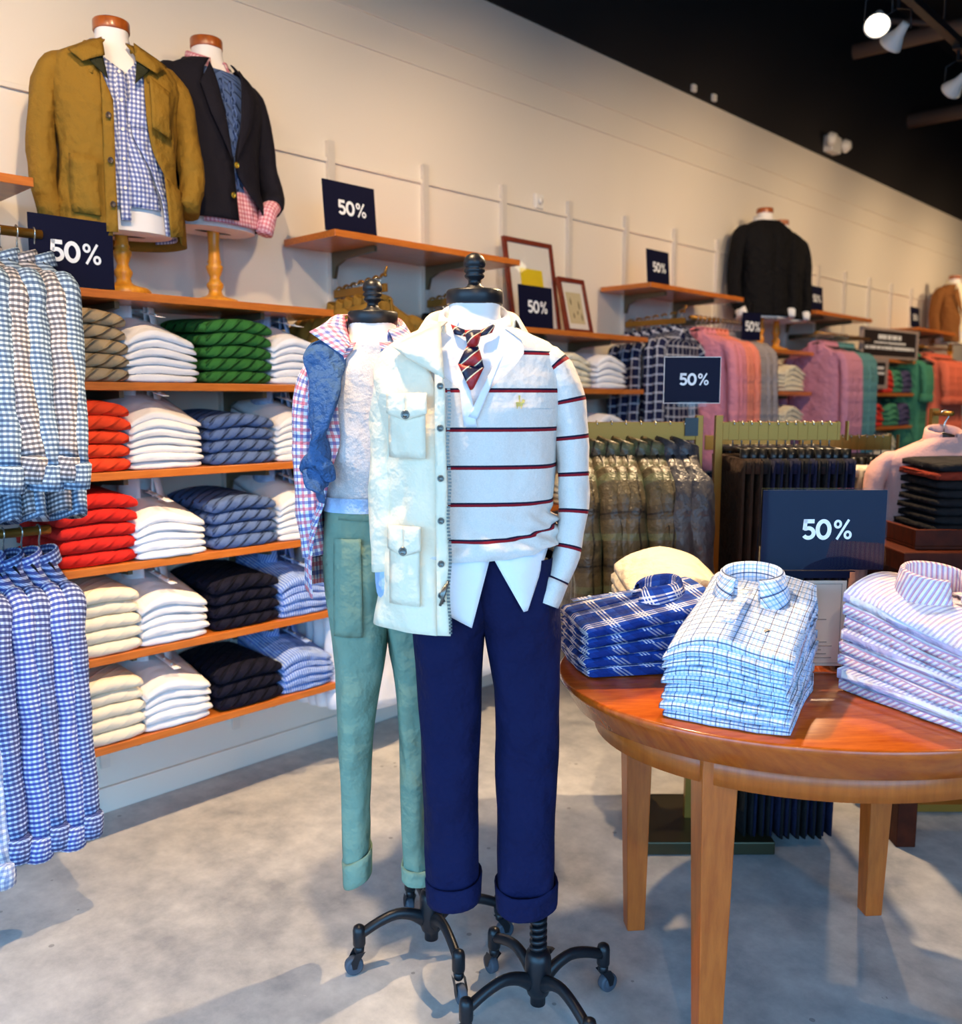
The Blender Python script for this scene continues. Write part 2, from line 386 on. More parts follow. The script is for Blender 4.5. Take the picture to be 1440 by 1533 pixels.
wr_ = MB(); wr_.box(6.4, 6.6, 1.4, 13.2, 0, 4.5); wr_.box(6.4, 6.6, -2.8, -2.55, 0, 4.5); wr_.box(6.4, 6.6, -2.55, 1.4, 2.95, 4.5)
structure(wr_.build('wall_right', M_TAUPEW, smooth=False))
wf = MB()
for y in (-2.52, -.6, 1.37): wf.box(6.46, 6.54, y-.03, y+.03, 0, 2.95)
wf.box(6.46, 6.54, -2.55, 1.4, 2.9, 2.95)
structure(wf.build('window_2', M_IRON, smooth=False))
structure(MB().box(0, 6.4, 13.0, 13.2, 0, 4.5).build('wall_far', M_TAUPEW, smooth=False))
structure(MB().box(-0.2, 6.6, -2.8, 13.2, 4.5, 4.6).build('ceiling', M_DARKWALL, smooth=False))
# shop-front wall with its glazed openings (frames and mullions; the doors stand open)
sf = MB(); sf.box(-0.2, 0.3, -2.8, -2.6, 0, 4.5); sf.box(5.9, 6.6, -2.8, -2.6, 0, 4.5); sf.box(0.3, 5.9, -2.8, -2.6, 2.95, 4.5)
structure(sf.build('wall_front', M_TAUPEW, smooth=False))
wf = MB()
for x in (0.33, 2.2, 4.0, 5.87): wf.box(x-0.03, x+0.03, -2.75, -2.67, 0, 2.95)
wf.box(0.3, 5.9, -2.75, -2.67, 2.9, 2.95)
structure(wf.build('window_1', M_IRON, smooth=False))
structure(MB().box(-10, 24, -20, -2.8, -0.12, -0.02).box(6.6, 24, -2.8, 13, -0.12, -0.02).build('ground_outside', simple('asphalt_grey', RGB(84, 90, 100), .8), smooth=False))
structure(MB().box(0, 0.014, -2.6, 13, 0, 0.088).build('baseboard_left', M_WALL, smooth=False, bevel=.004))
for i, (z, h, d) in enumerate(((2.29, 0.016, 0.012), (2.755, 0.012, 0.008), (2.885, 0.012, 0.008))):
    structure(MB().box(0, d, -2.6, 13, z-h/2, z+h/2).build('trim_%d' % (i+1), M_WALL, smooth=False, bevel=.002))
# wall panels of the lower dado: two narrow joints
structure(MB().box(0, 0.006, -2.6, 13, 0.09, 0.20).build('trim_4', M_WALL, smooth=False))

# slotted standards every 0.49 m
sb = MB(); sb.box(0, 0.022, -0.015, 0.015, 0.16, 2.36)
for k in range(42):
    z = 0.22 + k*0.05; sb.box(0.0215, 0.0228, -0.003, 0.003, z, z+0.028)
s0 = None
for k in range(19):
    y = 0.195 + 0.49*k
    lab = 'pale slotted steel wall standard, %s upright counted from the near end' % (ORD[k] if k < 14 else ['fifteenth','sixteenth','seventeenth','eighteenth','nineteenth'][k-14])
    if s0 is None:
        s0 = sb.build('wall_standard', M_STAND, smooth=False); s0.location = (0, y, 0); tag(s0, lab, 'shelf upright', 'slotted wall standards')
    else:
        c = s0.copy(); COL.objects.link(c); c.location = (0, y, 0); c['label'] = lab

# ------------------------------------------------------------------ shelves
SHD = 0.33
board_mesh = MB().box(0.02, SHD, 0, 0.965, -0.024, 0)
def bracket_mb(depth=SHD-0.05):
    b = MB()
    b.grid([[(0.02, -0.007, -0.024), (0.02, 0.007, -0.024)], [(0.02, -0.007, -0.11), (0.02, 0.007, -0.11)]])
    pr = [(0.02, -0.025), (depth, -0.025), (depth, -0.045), (0.10, -0.055), (0.05, -0.075), (0.035, -0.12), (0.02, -0.12)]
    n = len(pr); base = len(b.v)
    for s in (-0.007, 0.007):
        for x, z in pr: b.v.append((x, s, z))
    b.poly([base+i for i in range(n)][::-1]); b.poly([base+n+i for i in range(n)])
    for i in range(n):
        j = (i+1) % n; b.poly([base+i, base+j, base+n+j, base+n+i])
    return b
proto_board = proto_br = None
def shelf(y0, z, label, group):
    global proto_board, proto_br
    t = thing('wall_shelf', label, 'shelf', (0, y0, z), 0, group)
    if proto_board is None:
        proto_board = board_mesh.build('board', M_SHELF, t, smooth=False, bevel=.002)
        proto_br = bracket_mb().build('bracket', M_BRACK, t, smooth=False); proto_br.location = (0, 0.22, 0)
        inst(proto_br, 'bracket', t, (0, 0.71, 0))
    else:
        inst(proto_board, 'board', t)
        for yy in (0.22, 0.71): inst(proto_br, 'bracket', t, (0, yy, 0))
    return t
Y0 = 0.955 - 0.976          # unit k starts at Y0 + .976 k
def UY(k): return Y0 + 0.976*k
ROWZ = [1.69, 1.43, 1.17, 0.897, 0.627, 0.355]
HUNGZ = 1.965
rown = ['top shelf holding the two dress forms', 'second shelf holding taupe and green sweaters', 'third shelf holding denim blue sweaters', 'fourth shelf holding the wide red sweaters', 'fifth shelf holding striped shirts', 'lowest shelf just above the floor']
for z, n in zip(ROWZ, rown): shelf(UY(1), z, 'wooden wall shelf, %s, near bay' % n, 'shelves of the folding bays')
unitn = {3: 'bay behind the striped mannequin', 5: 'bay under the black dress form', 7: 'bay under the big framed notice'}
for k in (3, 5, 7):
    for i, z in enumerate(ROWZ):
        shelf(UY(k), z, 'orange wood shelf, %s from top, %s' % (ORD[i], unitn[k]), 'shelves of the folding bays')
hn = {0: 'cut off at the photo edge above gingham shirts', 2: 'above the olive jackets with a navy sign', 4: 'above the navy plaid shirts', 6: 'above the mauve and teal shirts', 8: 'above the coral tops at far right'}
for k in (0, 2, 4, 6, 8): shelf(UY(k), HUNGZ, 'high wooden wall shelf %s' % hn[k], 'high shelves of the hanging bays')

for z, n in ((1.69, 'holding the tweed dress form'), (1.43, 'just under the tweed dress form')): shelf(UY(9), z, 'orange wood shelf at far end %s' % n, 'shelves of the folding bays')
# ------------------------------------------------------------------ lettering
def glyphs(h, mb=None, x0=0):
    """50% as flat bold strokes, height h, centred on x, baseline z=0, in the XZ plane facing -Y"""
    mb = mb or MB(); w = 0.20
    def stroke(pts, wd, closed=False):
        n = len(pts); rows = []
        for i in range(n):
            if closed: a = pts[i-1]; b = pts[(i+1) % n]
            else: a = pts[max(i-1, 0)]; b = pts[min(i+1, n-1)]
            tx, tz = b[0]-a[0], b[1]-a[1]; l = math.hypot(tx, tz) or 1
            nx, nz = -tz/l*wd/2, tx/l*wd/2
            rows.append([((pts[i][0]+nx)*h, 0, (pts[i][1]+nz)*h), ((pts[i][0]-nx)*h, 0, (pts[i][1]-nz)*h)])
        if closed: rows.append(rows[0])
        mb.grid(rows)
    def ell(cx, cz, rx, rz, a0=0, a1=360, n=28):
        return [(cx+rx*math.cos(R(a0+(a1-a0)*i/n)), cz+rz*math.sin(R(a0+(a1-a0)*i/n))) for i in range(n+1)]
    X = -1.08 + x0
    stroke([(X+.10, .90), (X+.60, .90)], .20)
    stroke([(X+.18, .98), (X+.14, .48)], .19)
    stroke([(X+.12, .55)] + ell(X+.33, .33, .25, .235, 118, -148, 24), .19)
    X = -.40 + x0; stroke(ell(X+.37, .5, .285, .405)[:-1], .20, True)
    X = .46 + x0
    stroke(ell(X+.19, .76, .135, .155)[:-1], .12, True); stroke(ell(X+.68, .24, .135, .155)[:-1], .12, True)
    stroke([(X+.71, .98), (X+.16, .02)], .12)
    return mb
def sign50(name, label, loc, rz, w, h, th=0.11, tilt=0, acrylic=False, tz=None, group='navy half price signs', post=None):
    t = thing(name, label, 'sign', loc, rz, group)
    if tilt: t.rotation_euler = (tilt, 0, rz)
    if acrylic:
        MB().box(-w/2, w/2, -0.004, 0.004, 0, h).build('acrylic_sleeve', M_ACRYL, t, smooth=False)
        MB().box(-w/2+.003, w/2-.003, -0.002, 0.002, .004, h-.004).build('card', M_NAVYCARD, t, smooth=False)
    else:
        MB().box(-w/2, w/2, -0.003, 0.003, 0, h).build('card', M_NAVYCARD, t, smooth=False)
    g = glyphs(th); o = g.build('lettering', M_INK, t, smooth=False); o.location = (0, -0.0048 if acrylic else -0.0036, tz if tz is not None else h/2 - th/2)
    if post: post(t)
    return t
sign50('price_sign', 'navy 50% sign standing at left end of shelf before olive jacket', (0.328, 1.035, 1.691), R(90), 0.226, 0.183, .058, R(1))
sign50('price_sign', 'navy 50% sign standing on the high shelf above the olive jackets', (0.29, 2.035, HUNGZ), R(90), 0.228, 0.175, .052, R(-5))
sign50('price_sign', 'navy 50% sign leaning before the yellow framed print', (0.31, 3.03, 1.691), R(90), 0.222, 0.18, .055, R(-4))
sign50('price_sign', 'small navy 50% sign on high shelf left of black dress form', (0.3, 4.0, HUNGZ), R(90), 0.2, 0.17, .05, R(-4))
sign50('price_sign', 'far navy 50% sign on high shelf above mauve shirts', (0.3, 5.9, HUNGZ), R(90), 0.2, 0.16, .05, R(-4))
sign50('price_sign', 'farthest navy 50% sign on high shelf left of tweed dress form', (0.3, 7.8, HUNGZ), R(90), 0.2, 0.16, .05, R(-4))

# ------------------------------------------------------------------ garment pieces
def collar(mb, c, rx, ry, h, flap, point, gap, drop=.03, spread=.012, n=30, gap2=None, flare=0):
    """shirt collar: a stand and a turned-down leaf; back is +Y, opens towards -Y"""
    rows = []
    gl, gr = gap, gap2 if gap2 is not None else gap
    for t in range(7):
        row = []
        for i in range(n+1):
            s = -1 + 2*i/n
            ph = s*(PI - (gl if s < 0 else gr))
            f = flap + point*max(0, (abs(s)-.55)/.45)**1.6
            fl = flare*max(0, (abs(s)-.5)/.5)
            dr, z = [(0, 0), (-.001, h*.5), (0, h), (.004, h+.004), (.008, h), (spread*.7+.003+fl*.5, h-f*.5), (spread+.004+fl, h-f)][t]
            zz = z - drop*(1-math.cos(ph))/2
            row.append((c[0]+(rx+dr)*math.sin(ph), c[1]+(ry+dr)*math.cos(ph), c[2]+zz))
        rows.append(row)
    return mb.grid(rows)

class Body:
    """a torso: rows (z, half width, depth front, depth back, centre x, centre y), descending z"""
    def __init__(s, tab, cx=0, cy=0, e=0.85):
        s.tab = [tuple(list(r) + [0]*(6-len(r))) for r in tab]; s.cx = cx; s.cy = cy; s.e = e; s.zm = 0
    def pt(s, th, z, off=0):
        hw, df, db, ox, oy = lerp(s.tab, z); sn, cs = math.sin(th), math.cos(th); e = s.e
        x = (hw+off)*math.copysign(abs(sn)**e, sn); y = -((df if cs > 0 else db)+off)*math.copysign(abs(cs)**e, cs)
        return Vector((s.cx+ox+x, s.cy+oy+y, z + s.zm*max(0, 1.38-z)))
    def front(s, x, z, off=0):
        hw, df, db, ox, oy = lerp(s.tab, z); q = min(.985, abs(x-s.cx-ox)/(hw+off))
        sn = q**(1/s.e); cs = math.sqrt(max(0, 1-sn*sn))
        return Vector((x, s.cy+oy-(df+off)*cs**s.e, z + s.zm*max(0, 1.38-z)))
    def shell(s, mb, zs, a0, a1, off=.004, n=40, wr=0.0, seed=0, fold=0, closed=False):
        rows = []
        for i, z in enumerate(zs):
            A0 = a0(z) if callable(a0) else a0; A1 = a1(z) if callable(a1) else a1
            O = off(z) if callable(off) else off
            row = []
            for j in range(n if closed else n+1):
                th = A0 + (A1-A0)*j/n
                w = 0
                if wr: w = wr*noise.noise(Vector((math.sin(th)*2.2+seed, math.cos(th)*2.2, z*9+seed)))
                if fold: w += fold*math.sin(th*9+seed+z*3)*smooth01((zs[0]-z)/(zs[0]-zs[-1]))
                row.append(s.pt(th, z, O+w))
            rows.append(row)
        return mb.grid(rows, cu=closed)
    def patch(s, mb, q, off=.01, n=6, m=6, bulge=0):
        """bilinear quad (x,z) corners TL TR BR BL laid on the front of the body"""
        rows = []
        for i in range(m+1):
            v = i/m; row = []
            for j in range(n+1):
                u = j/n
                x = (q[0][0]*(1-u)+q[1][0]*u)*(1-v) + (q[3][0]*(1-u)+q[2][0]*u)*v
                z = (q[0][1]*(1-u)+q[1][1]*u)*(1-v) + (q[3][1]*(1-u)+q[2][1]*u)*v
                O = off[0]*(1-v)+off[1]*v if isinstance(off, tuple) else off
                row.append(s.front(x, z, O + bulge*math.sin(PI*u)*math.sin(PI*v)))
            rows.append(row)
        return mb.grid(rows)
def zr(a, b, n): return [a+(b-a)*i/n for i in range(n+1)]
def button(mat, parent, p, nrm=(0, -1, 0), r=.006, name='button'):
    mb = MB(); n = Vector(nrm).normalized(); q = n.to_track_quat('Z', 'Y'); 
    prof = [(r*.2, .0005), (r*.6, .001), (r*.72, .0025), (r, .002), (r, -.001)]
    mb.lathe(prof[::-1], 12)
    mb.v = [tuple(q @ Vector(v) + Vector(p)) for v in mb.v]
    return mb.build(name, mat, parent)

def sleeve_mb(pts, rads, seed=0, amp=.004, seg=14, sub=4, side=(0, 1, 0), arm=0):
    """smooth tube through control points"""
    P, Rr = [], []
    if arm:      # start inside the shoulder so the sleeve head runs into the yoke
        p = pts[0]; r = rads[0]
        pts = [(p[0]-arm*.055, p[1], p[2]-.006), (p[0]-arm*.012, p[1], p[2]-.010)] + list(pts[1:])
        rads = [(r[0]*.55, r[1]*.85), (r[0]*.92, r[1])] + list(rads[1:])
    rads = [(b, a) for a, b in rads]
    n = len(pts)
    for i in range(n-1):
        p0, p1, p2, p3 = (Vector(pts[max(i-1, 0)]), Vector(pts[i]), Vector(pts[i+1]), Vector(pts[min(i+2, n-1)]))
        for k in range(sub):
            t = k/sub
            P.append(0.5*((2*p1) + (p2-p0)*t + (2*p0-5*p1+4*p2-p3)*t*t + (3*p1-p0-3*p2+p3)*t**3))
            ra, rb = rads[i], rads[i+1]
            Rr.append((ra[0]+(rb[0]-ra[0])*t, ra[1]+(rb[1]-ra[1])*t))
    P.append(Vector(pts[-1])); Rr.append(tuple(rads[-1]))
    mb = MB(); mb.tube(P, Rr, seg, side, noise_amp=amp, seed=seed)
    return mb
def loft(mb, rings, seg=22, wr=0, seed=0, e=.8, cap=(False, True), sub=4):
    """rings: (z, cx, cy, hw, hd) interpolated; closed tube"""
    rows = []; R2 = []
    n = len(rings)
    for i in range(n-1):
        for k in range(sub):
            t = k/sub; R2.append([a+(b-a)*t for a, b in zip(rings[i], rings[i+1])])
    R2.append(list(rings[-1]))
    for (z, cx, cy, hw, hd) in R2:
        row = []
        for k in range(seg):
            th = 2*PI*k/seg; sn, cs = math.sin(th), math.cos(th)
            w = wr*noise.noise(Vector((sn*1.6+seed, cs*1.6, z*7+seed))) if wr else 0
            row.append((cx+(hw+w)*math.copysign(abs(sn)**e, sn), cy-(hd+w)*math.copysign(abs(cs)**e, cs), z))
        rows.append(row)
    return mb.grid(rows, cu=True, cap0=cap[0], cap1=cap[1])

# ------------------------------------------------------------------ dress forms on rolling stands
def coil(mb, r, z0, z1, turns, w):
    pts = []; n = int(turns*14)
    for i in range(n+1):
        a = 2*PI*turns*i/n; pts.append((r*math.cos(a), r*math.sin(a), z0+(z1-z0)*i/n))
    return mb.tube(pts, w, 6, (0, 0, 1))
def rolling_stand(t, angs, pole_top, R0=.185):
    hub = MB(); hub.lathe([(.012, .04), (.017, .042), (.017, .06), (.024, .068), (.029, .085), (.029, .15), (.026, .165), (.018, .17)], 20)
    hub.build('hub', M_IRON, t)
    p = MB(); p.lathe([(.0135, .16), (.0135, pole_top)], 14); coil(p, .015, .168, .26, 6, .0055); p.build('pole', M_IRON, t)
    pd = MB(); pd.tube([(0, .02, .13), (.02, .06, .125), (.025, .085, .118)], [(.012, .006), (.016, .006), (.02, .005)], 8); pd.build('pedal', M_IRON, t)
    for a in angs:
        lm = sleeve_mb([(.018, 0, .098), (.05, 0, .118), (.09, 0, .128), (.135, 0, .118), (R0-.006, 0, .098)], [(.019, .014), (.015, .012), (.014, .011), (.013, .011), (.012, .012)], amp=0, seg=10, sub=3, side=(0, 1, 0))
        l = lm.build('leg', M_IRON, t); l.rotation_euler = (0, 0, R(a))
        cm = MB(); cm.lathe([(.014, .07), (.0155, .075), (.0155, .108), (.013, .118), (.006, .123), (0.0005, .124)], 14, (R0, 0, 0))
        cm.lathe([(.009, .05), (.012, .055), (.013, .072)], 12, (R0, 0, 0))
        for s in (-1, 1):
            cm.grid([[(R0-.012, s*.0135, .058), (R0+.012, s*.0135, .058)], [(R0+.004, s*.0135, .036), (R0+.024, s*.0135, .036)], [(R0+.010, s*.0135, .018), (R0+.020, s*.0135, .018)]])
        c = cm.build('caster', M_IRON, t, solid=0); c.rotation_euler = (0, 0, R(a))
        w = MB()
        rows = [[(R0+.014+rr*math.cos(2*PI*k/20), yy, .0225+rr*math.sin(2*PI*k/20)) for k in range(20)] for rr, yy in ((.004, -.011), (.012, -.010), (.013, -.009), (.0165, -.0105), (.0215, -.009), (.0225, -.005), (.0225, .005), (.0215, .009), (.0165, .0105), (.013, .009), (.012, .010), (.004, .011))]
        w.grid(rows, cu=True, cap0=True, cap1=True); w.build('wheel', M_RUB, c)
def neck_cap(t, x, y, z0, z1, mat, rx=.057, ry=.055, finial=True):
    m = MB(); m.lathe([(.0, z0), (.95, z0), (1.0, z0+.003), (1.0, z1-.004), (.96, z1), (0.0, z1)], 32, (x, y, 0), rx, ry, caps=False)
    c = m.build('neck_cap', mat, t)
    if finial:
        f = MB(); f.lathe([(.026, 0), (.024, .004), (.016, .008), (.0125, .014), (.0125, .02), (.019, .025), (.0205, .029), (.017, .033), (.0205, .036), (.0215, .041), (.0175, .0445), (.0215, .047), (.0225, .052), (.0215, .06), (.016, .068), (.008, .0725), (.0005, .0735)], 24, (x, y, z1), caps=False)
        f.build('finial', mat, t)
    return c

# ---- front form: striped polo, half-draped cream jacket, tie, navy chinos
fx = -.14
T1 = thing('dress_form', 'dress form in striped polo, red tie, cream jacket and navy trousers', 'dress form', (1.71, 1.41, 0), R(44))
rolling_stand(T1, (31, 121, 211, 301), 1.05)
neck_cap(T1, fx, 0, 1.568, 1.598, M_IRON)
B1 = Body([(1.60, .052, .050, .05), (1.545, .052, .052, .052), (1.53, .060, .056, .058), (1.515, .092, .062, .066), (1.495, .138, .072, .078), (1.47, .166, .082, .088),
           (1.43, .176, .092, .094), (1.36, .168, .108, .094), (1.25, .158, .108, .088), (1.15, .150, .10, .084), (1.06, .158, .104, .094), (.93, .166, .108, .105), (.85, .17, .11, .11)], fx); B1.zm = .055
m = MB(); B1.shell(m, zr(1.575, 1.50, 6), 0, 2*PI, 0.0, 28, closed=True); m.build('neck', M_NECK, T1)
# white shirt: chest panel, collar, tails
sh = MB(); B1.shell(sh, zr(1.53, 1.33, 10), -.75, .75, .004, 20, wr=.003)
sh.build('shirt_front', M_WHITE, T1)
c = MB(); collar(c, (fx, 0, 1.548), .062, .063, .030, .045, .030, R(28), drop=.055, spread=.014, flare=.012)
c.build('shirt_collar', M_WHITE, T1, solid=.002)
tl = MB()
B1.patch(tl, [(-.30, 1.07), (-.105, 1.07), (-.145, .905), (-.19, .93)], .010, 10, 10, .006)
B1.patch(tl, [(-.112, 1.07), (.012, 1.08), (-.034, .938), (-.042, .936)], .010, 10, 10, .008)
tl.build('shirt_tail', M_WHITE, T1, solid=.0015)
# polo
def popen(z): return .62*smooth01((z-1.362)/.15) + .02
pol = MB(); B1.shell(pol, zr(1.522, 1.362, 12), popen, lambda z: 2*PI-popen(z), .010, 44, wr=.006, seed=3)
pol.build('polo_yoke', M_POLO, T1)
def poff(z): return .011 + .014*smooth01((1.15-z)/.12) - .008*smooth01((1.06-z)/.03)
pz = zr(1.364, 1.046, 44)
rows = []
for z in pz:
    row = []
    for j in range(60):
        th = 2*PI*j/60
        side = .5+.5*math.sin(th)
        w = .006*noise.noise(Vector((math.sin(th)*2+3, math.cos(th)*2, z*8)))
        k = smooth01((1.19-z)/.12)
        w += k*(.0085*math.sin((z*1.0+.16*math.sin(th)*(th < PI))*150)*side**2 + .005*math.sin(z*95+th*2.5))
        row.append(B1.pt(th, z + k*.045*math.sin(th)*max(0, math.sin(th))*(1.19-z)/.17, poff(z)+w))
    rows.append(row)
# keep the stripe spacing continuous below the yoke
pb = MB(); pb.grid(rows, cu=True, uvo=(0, .162))
pb.build('polo_body', M_POLO, T1)
c = MB(); collar(c, (fx, 0, 1.532), .074, .074, .022, .05, .05, R(40), drop=.055, spread=.022, flare=.022)
c.build('polo_collar', M_WHITE, T1, solid=.003)
pk = MB(); B1.patch(pk, [(-.172, 1.44), (-.150, 1.415), (-.134, 1.325), (-.160, 1.325)], .0145, 4, 8); B1.patch(pk, [(-.10, 1.45), (-.082, 1.47), (-.134, 1.34), (-.152, 1.345)], .0155, 4, 8)
pk.build('polo_placket', M_WHITE, T1, solid=.002)
em = MB()
for q in ([(-.060, 1.375), (-.046, 1.375), (-.047, 1.366), (-.059, 1.366)], [(-.0475, 1.381), (-.042, 1.379), (-.044, 1.371), (-.049, 1.373)], [(-.055, 1.388), (-.051, 1.388), (-.052, 1.374), (-.054, 1.374)], [(-.058, 1.367), (-.056, 1.367), (-.057, 1.361), (-.0585, 1.361)], [(-.050, 1.367), (-.048, 1.367), (-.049, 1.361), (-.0505, 1.361)]):
    B1.patch(em, q, .0175, 2, 2)
em.build('embroidered_emblem', cloth('gold_thread', RGB(232, 200, 110), var=0), T1)
sl = sleeve_mb([(.018, 0, 1.462), (.040, -.004, 1.40), (.058, -.006, 1.28), (.062, -.016, 1.16), (.048, -.034, 1.065), (.022, -.046, 1.00)],
               [(.044, .058), (.040, .06), (.034, .052), (.031, .047), (.030, .04), (.024, .032)], 5, .006, arm=1)
sl.build('polo_sleeve', M_POLO, T1)
cf = sleeve_mb([(.026, -.044, 1.012), (.014, -.05, .985), (.006, -.054, .965)], [(.027, .036), (.028, .036), (.026, .034)], 6, .002, sub=3); cf.build('polo_cuff', M_POLO, T1)
# tie
ti = MB()
B1.patch(ti, [(-.158, 1.512), (-.126, 1.512), (-.134, 1.480), (-.152, 1.480)], .030, 6, 5, .012)
B1.patch(ti, [(-.153, 1.482), (-.133, 1.482), (-.121, 1.440), (-.171, 1.446)], .026, 6, 6, .008)
B1.patch(ti, [(-.171, 1.447), (-.121, 1.441), (-.143, 1.398), (-.147, 1.398)], .026, 6, 6, .006)
B1.patch(ti, [(-.186, 1.525), (-.156, 1.512), (-.156, 1.500), (-.178, 1.505)], .018, 4, 4, .004); B1.patch(ti, [(-.128, 1.512), (-.098, 1.527), (-.106, 1.508), (-.130, 1.500)], .018, 4, 4, .004)
ti.build('necktie', M_TIE, T1, solid=.003)
# cream field jacket draped over the near shoulder
def ja0(z): return -.30 - .25*smooth01((z-1.38)/.15)
jk = MB(); B1.shell(jk, zr(1.53, .895, 40), ja0, -PI-.25, lambda z: .026+.010*smooth01((1.2-z)/.3), 34, wr=.012, seed=9)
jo = jk.build('jacket_body', M_JACK, T1, solid=.004)
jy = MB(); B1.shell(jy, zr(1.528, 1.40, 8), -PI+.05, -2*PI+2.1, .020, 24, wr=.006, seed=2); jy.build('jacket_yoke', M_JACK, T1, solid=.004)
js = sleeve_mb([(-.284, 0, 1.468), (-.306, 0, 1.40), (-.318, .0, 1.26), (-.322, -.010, 1.13), (-.314, -.02, 1.03)], [(.046, .066), (.044, .066), (.040, .058), (.039, .054), (.036, .048)], 12, .008, arm=-1)
js.build('jacket_sleeve', M_JACK, T1)
cu = sleeve_mb([(-.314, -.02, 1.035), (-.312, -.03, .99), (-.298, -.04, .955)], [(.031, .042), (.031, .04), (.026, .034)], 4, .004, sub=3); cu.build('shirt_cuff', M_WHITEB, T1)
c = MB(); collar(c, (fx-.004, .002, 1.522), .086, .084, .045, .06, .03, R(38), drop=.05, spread=.035, gap2=R(75), flare=.01)
c.build('jacket_collar', M_JACK, T1, solid=.004)
lp = MB(); B1.patch(lp, [(-.205, 1.525), (-.30, 1.482), (-.272, 1.462), (-.196, 1.418)], .042, 8, 8, .010)
lp.build('jacket_lapel', M_JACK, T1, solid=.003)
fb = MB(); B1.patch(fb, [(-.215, 1.50), (-.195, 1.40), (-.186, .897), (-.212, .897)], .042, 3, 30); jf = fb.build('jacket_placket', M_JACK, T1, solid=.003)
zt = MB()
for i in range(70):
    z = 1.40 - i*.0068
    p = B1.front(-.187 + .002*math.sin(i*.3), z, .046); zt.box(p.x-.004, p.x+.002, p.y-.002, p.y+.002, z-.0022, z+.0016)
zt.build('zipper', M_SNAP, T1, smooth=False)
zp = MB()
for q in (0, 1, 2): zp.tube([B1.front(-.19-.004*q, 1.012-.006*q, .05), B1.front(-.198-.003*q, .985, .054), B1.front(-.206+.004*q, .962+.004*q, .052)], .0028, 6)
zp.build('zipper_pull', M_SNAP, T1)
for z in (1.405, 1.323, 1.222, 1.135, 1.047, .982): button(M_SNAP, jf, B1.front(-.204, z, .046), r=.0065, name='snap')
def pocket(x0, x1, z0, z1, zf, name):
    b = MB(); B1.patch(b, [(x0, z0-.01), (x1, z0-.01), (x1, z1), (x0, z1)], .0435, 8, 8, .005); p = b.build(name, M_JACK, T1, solid=.003)
    f = MB(); xm = (x0+x1)/2-.002
    B1.patch(f, [(x0-.003, z0), (xm, z0), (xm, zf-.014), (x0-.003, zf)], .050, 6, 6, .003); B1.patch(f, [(xm, z0), (x1+.003, z0), (x1+.003, zf), (xm, zf-.014)], .050, 6, 6, .003)
    fl = f.build('flap', M_JACK, p, solid=.003); button(M_SNAP, p, B1.front(xm, zf-.002, .054), r=.0085, name='snap')
pocket(-.305, -.232, 1.392, 1.262, 1.352, 'chest_pocket'); pocket(-.308, -.246, 1.122, .955, 1.072, 'hip_pocket')
# navy chinos
tr = MB()
loft(tr, [(1.06, fx-.03, 0, .118, .10), (.95, fx-.045, 0, .095, .098), (.893, -.197, 0, .076, .090), (.78, -.195, 0, .071, .080), (.665, -.193, 0, .066, .074), (.5, -.191, 0, .061, .066), (.31, -.188, 0, .056, .060)], 26, .007, 2)
loft(tr, [(1.06, fx+.05, 0, .115, .10), (.95, fx+.083, 0, .095, .098), (.893, -.040, 0, .083, .090), (.78, -.030, 0, .073, .080), (.665, -.027, 0, .067, .074), (.5, -.027, 0, .064, .066), (.29, -.030, 0, .060, .060)], 26, .007, 7)
trs = tr.build('trousers', M_NAVYT, T1)
for (cx, z0, z1, hw) in ((-.186, .352, .302, .060), (-.028, .335, .282, .067)):
    cf = MB(); loft(cf, [(z1, cx, 0, hw-.004, .064), (z1+.002, cx, 0, hw, .068), ((z0+z1)/2, cx, 0, hw+.001, .069), (z0, cx, 0, hw+.002, .070), (z0+.003, cx, 0, hw-.001, .067), (z0-.004, cx, 0, hw-.008, .06)], 28, .004, cx*9, cap=(True, False), sub=2)
    for i, v in enumerate(cf.v): cf.v[i] = (v[0], v[1], v[2] + .010*math.sin((v[0]-cx)*24+cx*40))
    cf.build('trouser_cuff', M_NAVYT, T1)

# ---- back form: gingham shirt, grey jumper, sage trousers
bx = -.123
T2 = thing('dress_form', 'dress form in red and blue gingham shirt and sage green trousers', 'dress form', (1.362, 1.409, 0), R(47))
rolling_stand(T2, (18, 108, 200, 290), 1.1)
neck_cap(T2, bx, 0, 1.548, 1.578, M_IRON)
B2 = Body([(1.60, .052, .050, .05), (1.525, .052, .052, .052), (1.51, .06, .056, .058), (1.49, .09, .062, .066), (1.468, .125, .07, .075), (1.44, .142, .08, .084),
           (1.38, .142, .094, .09), (1.25, .125, .10, .084), (1.13, .108, .092, .08), (1.0, .125, .1, .10), (.9, .13, .1, .1)], bx); B2.zm = .045
m = MB(); B2.shell(m, zr(1.555, 1.47, 6), 0, 2*PI, .001, 28, closed=True); m.build('neck', M_NECK, T2)
m = MB(); B2.shell(m, zr(1.50, 1.125, 20), 0, 2*PI, .007, 40, wr=.006, seed=4, closed=True); m.build('grey_jumper', M_GREYSW, T2)
m = MB(); B2.shell(m, zr(1.150, 1.115, 4), 0, 2*PI, .012, 40, wr=.008, seed=5, closed=True); m.build('undershirt_hem', M_WHITEB, T2)
def ga(z): return 2*PI - (.42 + .50*smooth01((1.3-z)/.2) - .1*smooth01((z-1.42)/.08))
m = MB(); B2.shell(m, zr(1.505, .95, 34), lambda z: .16 + .25*smooth01((1.25-z)/.2), ga, lambda z: .017+.022*smooth01((1.3-z)/.3), 48, wr=.014, seed=6)
for i, v in enumerate(m.v):
    if v[2] < 1.05: m.v[i] = (v[0], v[1], v[2] - .05*max(0, math.cos((v[0]-bx+.11)*14))*(1.05-v[2])/.1)
